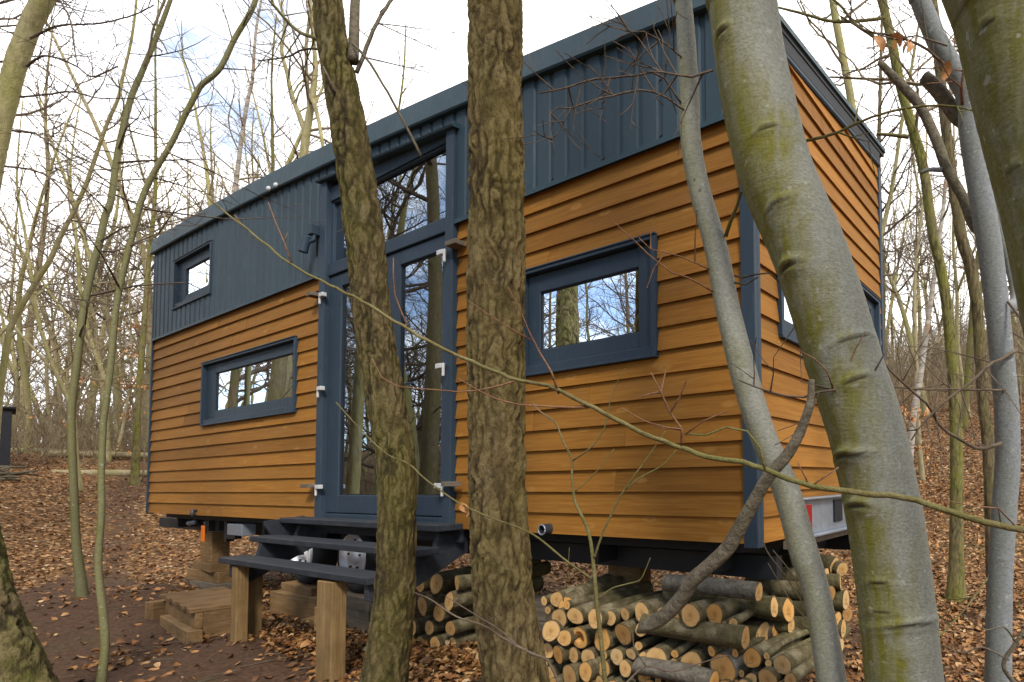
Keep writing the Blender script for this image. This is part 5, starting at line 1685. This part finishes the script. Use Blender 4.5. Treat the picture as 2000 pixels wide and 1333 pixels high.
shoot('sapling', 'thin olive forked sapling in front of the right firewood stack', 'sapling',
    [[(1184, 1360, 1.95, 9), (1182, 1333, 1.95, 9), (1175, 1262, 1.95, 8.5), (1165, 1170, 1.96, 8), (1160, 1112, 1.97, 7.5), (1152, 1050, 1.98, 6.5), (1138, 1012, 1.98, 6), (1123, 979, 1.99, 5.4), (1117, 930, 2.0, 4.8), (1117, 898, 2.0, 4.4), (1100, 863, 2.0, 3.8), (1084, 825, 2.0, 3.2), (1054, 803, 2.0, 2.8), (1038, 785, 2.0, 2)],
     [(1161, 1090, 1.97, 5.4), (1168, 1068, 1.96, 5), (1180, 1035, 1.95, 4.6), (1192, 1010, 1.94, 4.4), (1216, 963, 1.93, 4), (1240, 928, 1.92, 3.6), (1257, 905, 1.91, 3.2), (1284, 866, 1.9, 2.4), (1300, 842, 1.9, 1.8)],
     [(1221, 957, 1.93, 3.4), (1251, 933, 1.92, 3), (1294, 909, 1.91, 2.6), (1321, 879, 1.9, 2)],
     [(1119, 900, 2.0, 3.6), (1151, 877, 1.99, 3.2), (1174, 848, 1.98, 2.8), (1184, 826, 1.97, 2.4), (1190, 790, 1.96, 2), (1207, 745, 1.95, 1.8), (1222, 720, 1.95, 1.4)],
     [(1124, 960, 1.99, 2.6), (1159, 928, 1.98, 2.2), (1200, 877, 1.97, 1.6)],
     [(1157, 1132, 1.97, 4), (1105, 1095, 1.95, 4), (1050, 1050, 1.93, 3.8), (1010, 1030, 1.92, 3.6), (968, 1015, 1.9, 3.4), (900, 985, 1.88, 3.2), (833, 938, 1.86, 3), (799, 907, 1.85, 2.8), (755, 887, 1.84, 2.6), (708, 843, 1.83, 2.4), (656, 786, 1.82, 2)],
     [(1168, 1170, 1.96, 3.6), (1195, 1150, 1.95, 3.4), (1225, 1141, 1.94, 3), (1250, 1133, 1.93, 2.6), (1262, 1110, 1.92, 2.2), (1270, 1090, 1.92, 1.6)],
     [(801, 908, 1.85, 2.2), (796, 890, 1.84, 2), (788, 870, 1.84, 1.4)],
     [(1100, 1175, 2.0, 2), (1104, 1140, 2.0, 2), (1110, 1100, 2.0, 1.8), (1112, 1070, 2.0, 1.4)]],
    'olive', leaves=((905, 984, 1.86, .05), (900, 982, 1.87, .04)))
shoot('sapling', 'thin grey brown shoot bending left across the foot of the thick oak', 'sapling',
    [[(1098, 1370, 1.8, 7), (1090, 1333, 1.8, 6), (1078, 1305, 1.8, 5.6), (1065, 1287, 1.8, 5.4), (1035, 1275, 1.8, 5), (980, 1245, 1.8, 4.4), (945, 1222, 1.8, 4), (892, 1205, 1.8, 3.4), (842, 1172, 1.8, 2.8), (810, 1158, 1.8, 2)],
     [(1012, 1262, 1.8, 3), (975, 1230, 1.79, 2.6), (930, 1202, 1.78, 2.2), (870, 1165, 1.78, 1.8)],
     [(945, 1222, 1.8, 2.6), (960, 1210, 1.79, 2.2), (980, 1196, 1.79, 1.6)]], 'twig')
shoot('sapling', 'thin dark shoot arching over the lower right logs', 'sapling',
    [[(1200, 1360, 1.7, 5), (1225, 1333, 1.7, 4.6), (1262, 1302, 1.7, 4), (1310, 1312, 1.7, 3.6), (1360, 1298, 1.7, 3), (1420, 1280, 1.7, 2.2)],
     [(1262, 1302, 1.7, 2.6), (1240, 1268, 1.7, 2.4), (1236, 1240, 1.7, 1.8)]], 'twig')
shoot('sapling', 'upright bunch of thin dry stems between the firewood and the slender beech', 'sapling',
    [[(1590, 1215, 2.3, 3), (1560, 1165, 2.3, 3), (1530, 1120, 2.3, 2.8), (1500, 1080, 2.3, 2.4), (1490, 1055, 2.3, 1.8)],
     [(1590, 1215, 2.3, 3), (1552, 1130, 2.3, 2.6), (1510, 1075, 2.28, 2)], [(1586, 1220, 2.3, 2.6), (1545, 1175, 2.3, 2.4), (1500, 1100, 2.3, 1.8)],
     [(1592, 1218, 2.3, 2.6), (1570, 1140, 2.3, 2.4), (1545, 1090, 2.3, 1.8)]], 'twig_tan')
shoot('sapling', 'thin bent shoot beside the stout beech at the lower right', 'sapling',
    [[(1990, 1345, 2.0, 10), (1960, 1300, 2.0, 9), (1985, 1255, 2.0, 8), (2010, 1215, 2.0, 7), (2050, 1160, 2.0, 5)],
     [(1970, 1290, 2.0, 4), (1920, 1265, 1.98, 3.4), (1880, 1275, 1.96, 3), (1840, 1262, 1.95, 2.4)],
     [(1985, 1255, 2.0, 4), (1960, 1225, 1.98, 3.4), (1925, 1230, 1.96, 3), (1880, 1200, 1.95, 2.4)]], 'deadgrey')
# beech sapling that has kept its dry leaves, and a second one by the far corner
def leafy(label, px, py, depth, hgt, nl, seed, spread):
    q = random.Random(seed)
    P = at(px, py, depth); x, y = P[0], P[1]
    th = thing('leafy_sapling', (x, y, gz(x, y)), label, 'sapling')
    st_ = MB(); top = np.array([x, y, gz(x, y)])
    pts = [top + np.array([q.gauss(0, .05), q.gauss(0, .05), hgt * i / 6 - .05]) for i in range(7)]
    st_.tube(catmull(pts, 3), list(np.linspace(.022, .004, 19)), 6)
    st_.build('stem', M_['twig_tan'], th, smooth=True)
    br = MB(); tips = []
    for i in range(26):
        t = .25 + .75 * i / 26; p = pts[min(5, int(t * 6))]; a = q.uniform(0, 6.28)
        d = unit([math.cos(a), math.sin(a), q.uniform(-.1, .5)]); ln = spread * (1.2 - t) * q.uniform(.5, 1.2)
        pts2 = [p + d * ln * k / 4 + np.array([0, 0, -.05 * (k / 4) ** 2 * ln]) for k in range(5)]
        br.tube(pts2, [.006, .005, .004, .003, .002], 3, cap=False); tips += pts2[1:]
    br.build('twigs', M_['twig'], th)
    lf = MB()
    for i in range(nl):
        p = q.choice(tips) + np.array([q.gauss(0, .05), q.gauss(0, .05), q.gauss(0, .05)])
        leaf_at(lf, p, q.uniform(.05, .085), q, q.random(), hang=q.random() < .7)
    lf.build('foliage', M_['dryleaf'], th, smooth=True)
leafy('young beech still holding dry orange leaves behind the right end of the house', 1765, 840, 7.4, 2.6, 230, 1, .9)
leafy('small tree with a few dry orange leaves beside the far left end of the house', 282, 850, 15.0, 5.0, 300, 2, 1.9)
q_ = random.Random(9)
hl = thing('hanging_leaves', at(1745, 60, 2.3), 'few withered orange leaves hanging from a twig at the upper right', 'leaves')
b = MB()
b.tube([at(1640, 20, 2.32), at(1700, 62, 2.3), at(1745, 78, 2.3), at(1790, 70, 2.3), at(1850, 90, 2.34)], [.002, .003, .003, .003, .004], 5)
b.build('twig', M_['twig'], hl, smooth=True)
for (x, y) in ((1708, 72), (1738, 68), (1745, 66), (1772, 76), (1786, 74), (1852, 118)):
    b = MB(); leaf_at(b, at(x, y, 2.3), .07, q_, q_.random(), hang=True); b.build('leaf', M_['dryleaf'], hl, smooth=True)

# ------------------------------------------------------------------ dark shed, fallen wood
shp = at(-60, 900, 14.0)
sx, sy_2 = shp[0], shp[1]
shed = thing('shed', (sx, sy_2, gz(sx, sy_2)), 'black wooden shed with a flat lid at the left edge of the picture', 'shed')
g0 = gz(sx, sy_2)
e = at(22, 850, 14.0)
ax_f = unit(np.array([e[0] - CAM[0], e[1] - CAM[1], 0])); ax_r = np.array([ax_f[1], -ax_f[0], 0])
def sh(name, a0, a1, b0, b1, z0, z1, mat='shed', par=shed):
    m = MB(); m.box((a0, b0, z0), (a1, b1, z1), m=lambda a, bb, z: (e[0] + ax_r[0] * a + ax_f[0] * bb, e[1] + ax_r[1] * a + ax_f[1] * bb, z)); return m.build(name, M_[mat], par, bevel=.006)
zt1 = float(at(20, 795, 14.0)[2]); zb1 = float(at(20, 905, 14.0)[2])
gsh = min(g0, zb1) - .3
sh('wall', -2.2, 0, 0, 1.6, gsh, zt1 - .05)
sh('lid', -2.3, .06, -.08, 1.7, zt1 - .049, zt1)
for i in range(5):
    sh('cover_strip', -.42 - i * .42, -.38 - i * .42, -.022, -.001, gsh, zt1 - .06)
fw = random.Random(12)
for i in range(9):
    px, py = fw.uniform(-20, 46), fw.uniform(898, 926)
    P = at(px, py, 13.3 - (py - 898) / 30); z = gz(P[0], P[1])
    a = fw.uniform(-1.3, 1.3); d = np.array([ax_r[0] * math.cos(a) + ax_f[0] * math.sin(a), ax_r[1] * math.cos(a) + ax_f[1] * math.sin(a), fw.uniform(-.05, .12)])
    b = MB(); ln = fw.uniform(.45, 1.0); c = np.array([P[0], P[1], z + .05 + .03 * i])
    b.tube([c - d * ln / 2, c + np.array([0, 0, .02]), c + d * ln / 2], [.022, .03, .02], 8)
    tag(b.build('fallen_stick', M_['deadgrey'], None, origin=c, smooth=True), 'grey stick in the pile of fallen wood at the foot of the black shed', 'stick', 'sticks piled by the shed')
for i, (px, py, dd, ln, a) in enumerate(((235, 893, 15.5, 2.4, .05), (228, 870, 18, 3.0, -.1), (75, 872, 18, 2.6, .1))):
    P = at(px, py, dd); z = gz(P[0], P[1]); c = np.array([P[0], P[1], z + .07])
    d = np.array([ax_r[0] * math.cos(a) + ax_f[0] * math.sin(a), ax_r[1] * math.cos(a) + ax_f[1] * math.sin(a), .0])
    b = MB(); b.tube([c - d * ln / 2, c + d * 0, c + d * ln / 2], [.10, .11, .08], 10)
    tag(b.build('fallen_tree', M_['farbark2'], None, origin=c, smooth=True), ['fallen trunk lying across the slope behind the slim sapling', 'farther fallen trunk lying beneath the ridge on the left', 'fallen trunk lying beyond the black shed'][i], 'fallen tree')

# fallen pieces on the ground at the right
for i, (px, py, dd, ln, a, r) in enumerate(((1690, 1290, 2.6, .5, 1.2, .022), (1668, 1300, 2.75, .42, 1.0, .02))):
    P = at(px, py, dd); c = np.array([P[0], P[1], gz(P[0], P[1]) + r])
    d = np.array([math.cos(a), math.sin(a), .05])
    b = MB(); b.tube([c - d * ln / 2, c + np.array([.01, 0, .012]), c + d * ln / 2], [r, r * 1.1, r * .7], 8)
    tag(b.build('fallen_stick', M_['deadgrey'], None, origin=c, smooth=True), ['longer', 'shorter'][i] + ' reddish stick on the leaves between the two right beeches', 'stick')

# ------------------------------------------------------------------ leaf litter, twiggy undergrowth (nobody could count these)
rs = np.random.RandomState(11)
def leaves_mesh(name, X, Y, smin, smax, label, lift=.004):
    N = len(X)
    Z = height(X, Y)
    yaw = rs.uniform(0, 2 * np.pi, N); tx = rs.normal(0, .38, N); s = rs.uniform(smin, smax, N)
    roll = rs.normal(0, .42, N); curl = rs.uniform(.05, .38, N) * np.where(rs.rand(N) < .75, 1, -1)
    ax = np.stack([np.cos(yaw), np.sin(yaw), tx], -1); ax /= np.linalg.norm(ax, axis=1)[:, None]
    upv = np.stack([rs.normal(0, .1, N), rs.normal(0, .1, N), np.ones(N)], -1)
    sd = np.cross(upv, ax); sd /= np.linalg.norm(sd, axis=1)[:, None]
    nn = np.cross(ax, sd)
    sd = sd * np.cos(roll)[:, None] + nn * np.sin(roll)[:, None]; nn = np.cross(ax, sd)
    c = np.stack([X, Y, Z + lift + rs.uniform(.0, .022, N)], -1)
    wdt = rs.uniform(.24, .36, N)
    V = []
    for t, wf in ((0, 0), (.28, .8), (.62, 1.0), (1.0, 0)):
        mid = c + ax * (s * (t - .5))[:, None] + nn * (s * curl * (1 - (2 * t - 1) ** 2))[:, None] * -1
        if wf == 0: V.append(mid)
        else:
            w_ = (s * wdt * wf)[:, None]
            V += [mid + sd * w_ + nn * w_ * .35, mid, mid - sd * w_ + nn * w_ * .25]
    V = np.stack(V, 1)                          # N, 8
    F = [(0, 1, 2), (0, 2, 3), (1, 4, 5), (1, 5, 2), (2, 5, 6), (2, 6, 3), (4, 7, 5), (5, 7, 6)]
    base = (np.arange(N) * 8)[:, None]
    tri = np.concatenate([base + np.array(f)[None, :] for f in F], 1).reshape(-1, 3)
    me = bpy.data.meshes.new(name)
    me.vertices.add(N * 8); me.vertices.foreach_set('co', V.reshape(-1).astype(np.float32))
    me.loops.add(len(tri) * 3); me.loops.foreach_set('vertex_index', tri.reshape(-1).astype(np.int32))
    me.polygons.add(len(tri)); me.polygons.foreach_set('loop_start', np.arange(0, len(tri) * 3, 3, dtype=np.int32))
    me.update(calc_edges=True)
    at2 = me.attributes.new('ht', 'FLOAT', 'POINT'); at2.data.foreach_set('value', np.repeat(np.clip(rs.beta(1.6, 2.0, N), 0, 1), 8).astype(np.float32))
    me.materials.append(M_['leaf'])
    o = bpy.data.objects.new(name, me); COL.objects.link(o)
    return tag(o, label, 'leaves', None, 'stuff')
N = 230000
th = rs.uniform(rad(-100), rad(35), N); dd = rs.uniform(1.2, 1, N) if False else 1.2 + 33 * rs.rand(N) ** 1.25
X = CAM[0] + np.sin(th) * dd; Y = CAM[1] + np.cos(th) * dd
pm = path_mask(X, Y)
patch = np.sin(X * 2.3 + 1.1 * np.sin(Y * 1.9)) * np.cos(Y * 2.7 + .6 * X)
und = (X > .0) & (X < 9.0) & (Y > .1) & (Y < 2.3)
keep = rs.rand(N) < np.where(und, .35, 1.0) * (1 - pm * np.where(patch > .35, .70, .945))
keep &= (np.hypot(X - CAM[0], Y - CAM[1]) > 1.0)
X, Y = X[keep], Y[keep]
# a drift of bigger leaves in front of the steps and under the house
xs_ = np.r_[rs.normal(5.3, .5, 900), rs.normal(2.2, .7, 700), rs.normal(6.9, .5, 600)]; ys_ = np.r_[rs.normal(-.30, .17, 900), rs.normal(.25, .3, 700), rs.normal(-.45, .2, 600)]
X = np.r_[X, xs_]; Y = np.r_[Y, ys_]
leaves_mesh('leaf_litter', X, Y, .034, .076, 'brown and orange fallen leaves covering the forest floor')

ug = MB(); uq = random.Random(41)
for i in range(6200):
    zone = uq.random()
    if zone < .34: t, d = rad(uq.uniform(-84, -69)), uq.uniform(25, 48)
    elif zone < .41: t, d = rad(uq.uniform(246, 264)), uq.uniform(9, 34)
    elif zone < .48: t, d = rad(uq.uniform(96, 262)), uq.uniform(4, 20)
    elif zone < .5: t, d = rad(uq.uniform(-67, -25)), uq.uniform(13, 30)
    else: t, d = rad(uq.uniform(-20, 7)), uq.uniform(19, 46)
    x, y = polar(t, d)
    if float(path_mask(x, y)) > .1 or (-1.5 < x < 10 and -1 < y < 3.2): continue
    h = uq.uniform(.5, 2.6) * (1 if zone < .5 else 1.25); p = np.array([x, y, gz(x, y) - .03]); dr_ = unit([uq.gauss(0, .35), uq.gauss(0, .35), 1])
    pts = [p]
    for k in range(4):
        dr_ = unit(dr_ + np.array([uq.gauss(0, .22), uq.gauss(0, .22), .02])); pts.append(pts[-1] + dr_ * h / 4)
    r0 = .004 + .0022 * h + .00012 * d
    ug.tube(pts, [r0, r0 * .85, r0 * .7, r0 * .55, r0 * .35], 3, uq.random(), cap=False)
    for k in (1, 2, 3, 3):
        a = unit(dr_ * .5 + np.array([uq.gauss(0, .8), uq.gauss(0, .8), .3])); l2 = h * uq.uniform(.18, .42)
        ug.tube([pts[k], pts[k] + a * l2 * .5, pts[k] + unit(a + np.array([0, 0, .25])) * l2], [r0 * .55, r0 * .45, r0 * .3], 3, uq.random(), cap=False)
tag(ug.build('undergrowth', M_['twig_tan']), 'thin brown brushwood and bare shoots filling the wood', 'undergrowth', None, 'stuff')

tw_ = MB(); uq = random.Random(43)
for i in range(900):
    t, d = rad(uq.uniform(-95, 25)), 1.6 + 14 * uq.random() ** 1.4
    x, y = polar(t, d); ln = uq.uniform(.08, .45); a = uq.uniform(0, 6.28)
    if 0 < x < 9 and .0 < y < 2.3 and uq.random() < .5: continue
    c = np.array([x, y, gz(x, y) + .018]); dv = np.array([math.cos(a), math.sin(a), uq.gauss(0, .06)])
    tw_.tube([c - dv * ln / 2, c + np.array([uq.gauss(0, .02), uq.gauss(0, .02), .006]), c + dv * ln / 2], [.003, .0035, .002], 4, uq.random(), cap=False)
tag(tw_.build('fallen_twigs', M_['deadgrey']), 'short broken twigs strewn over the leaves and earth', 'twigs', None, 'stuff')
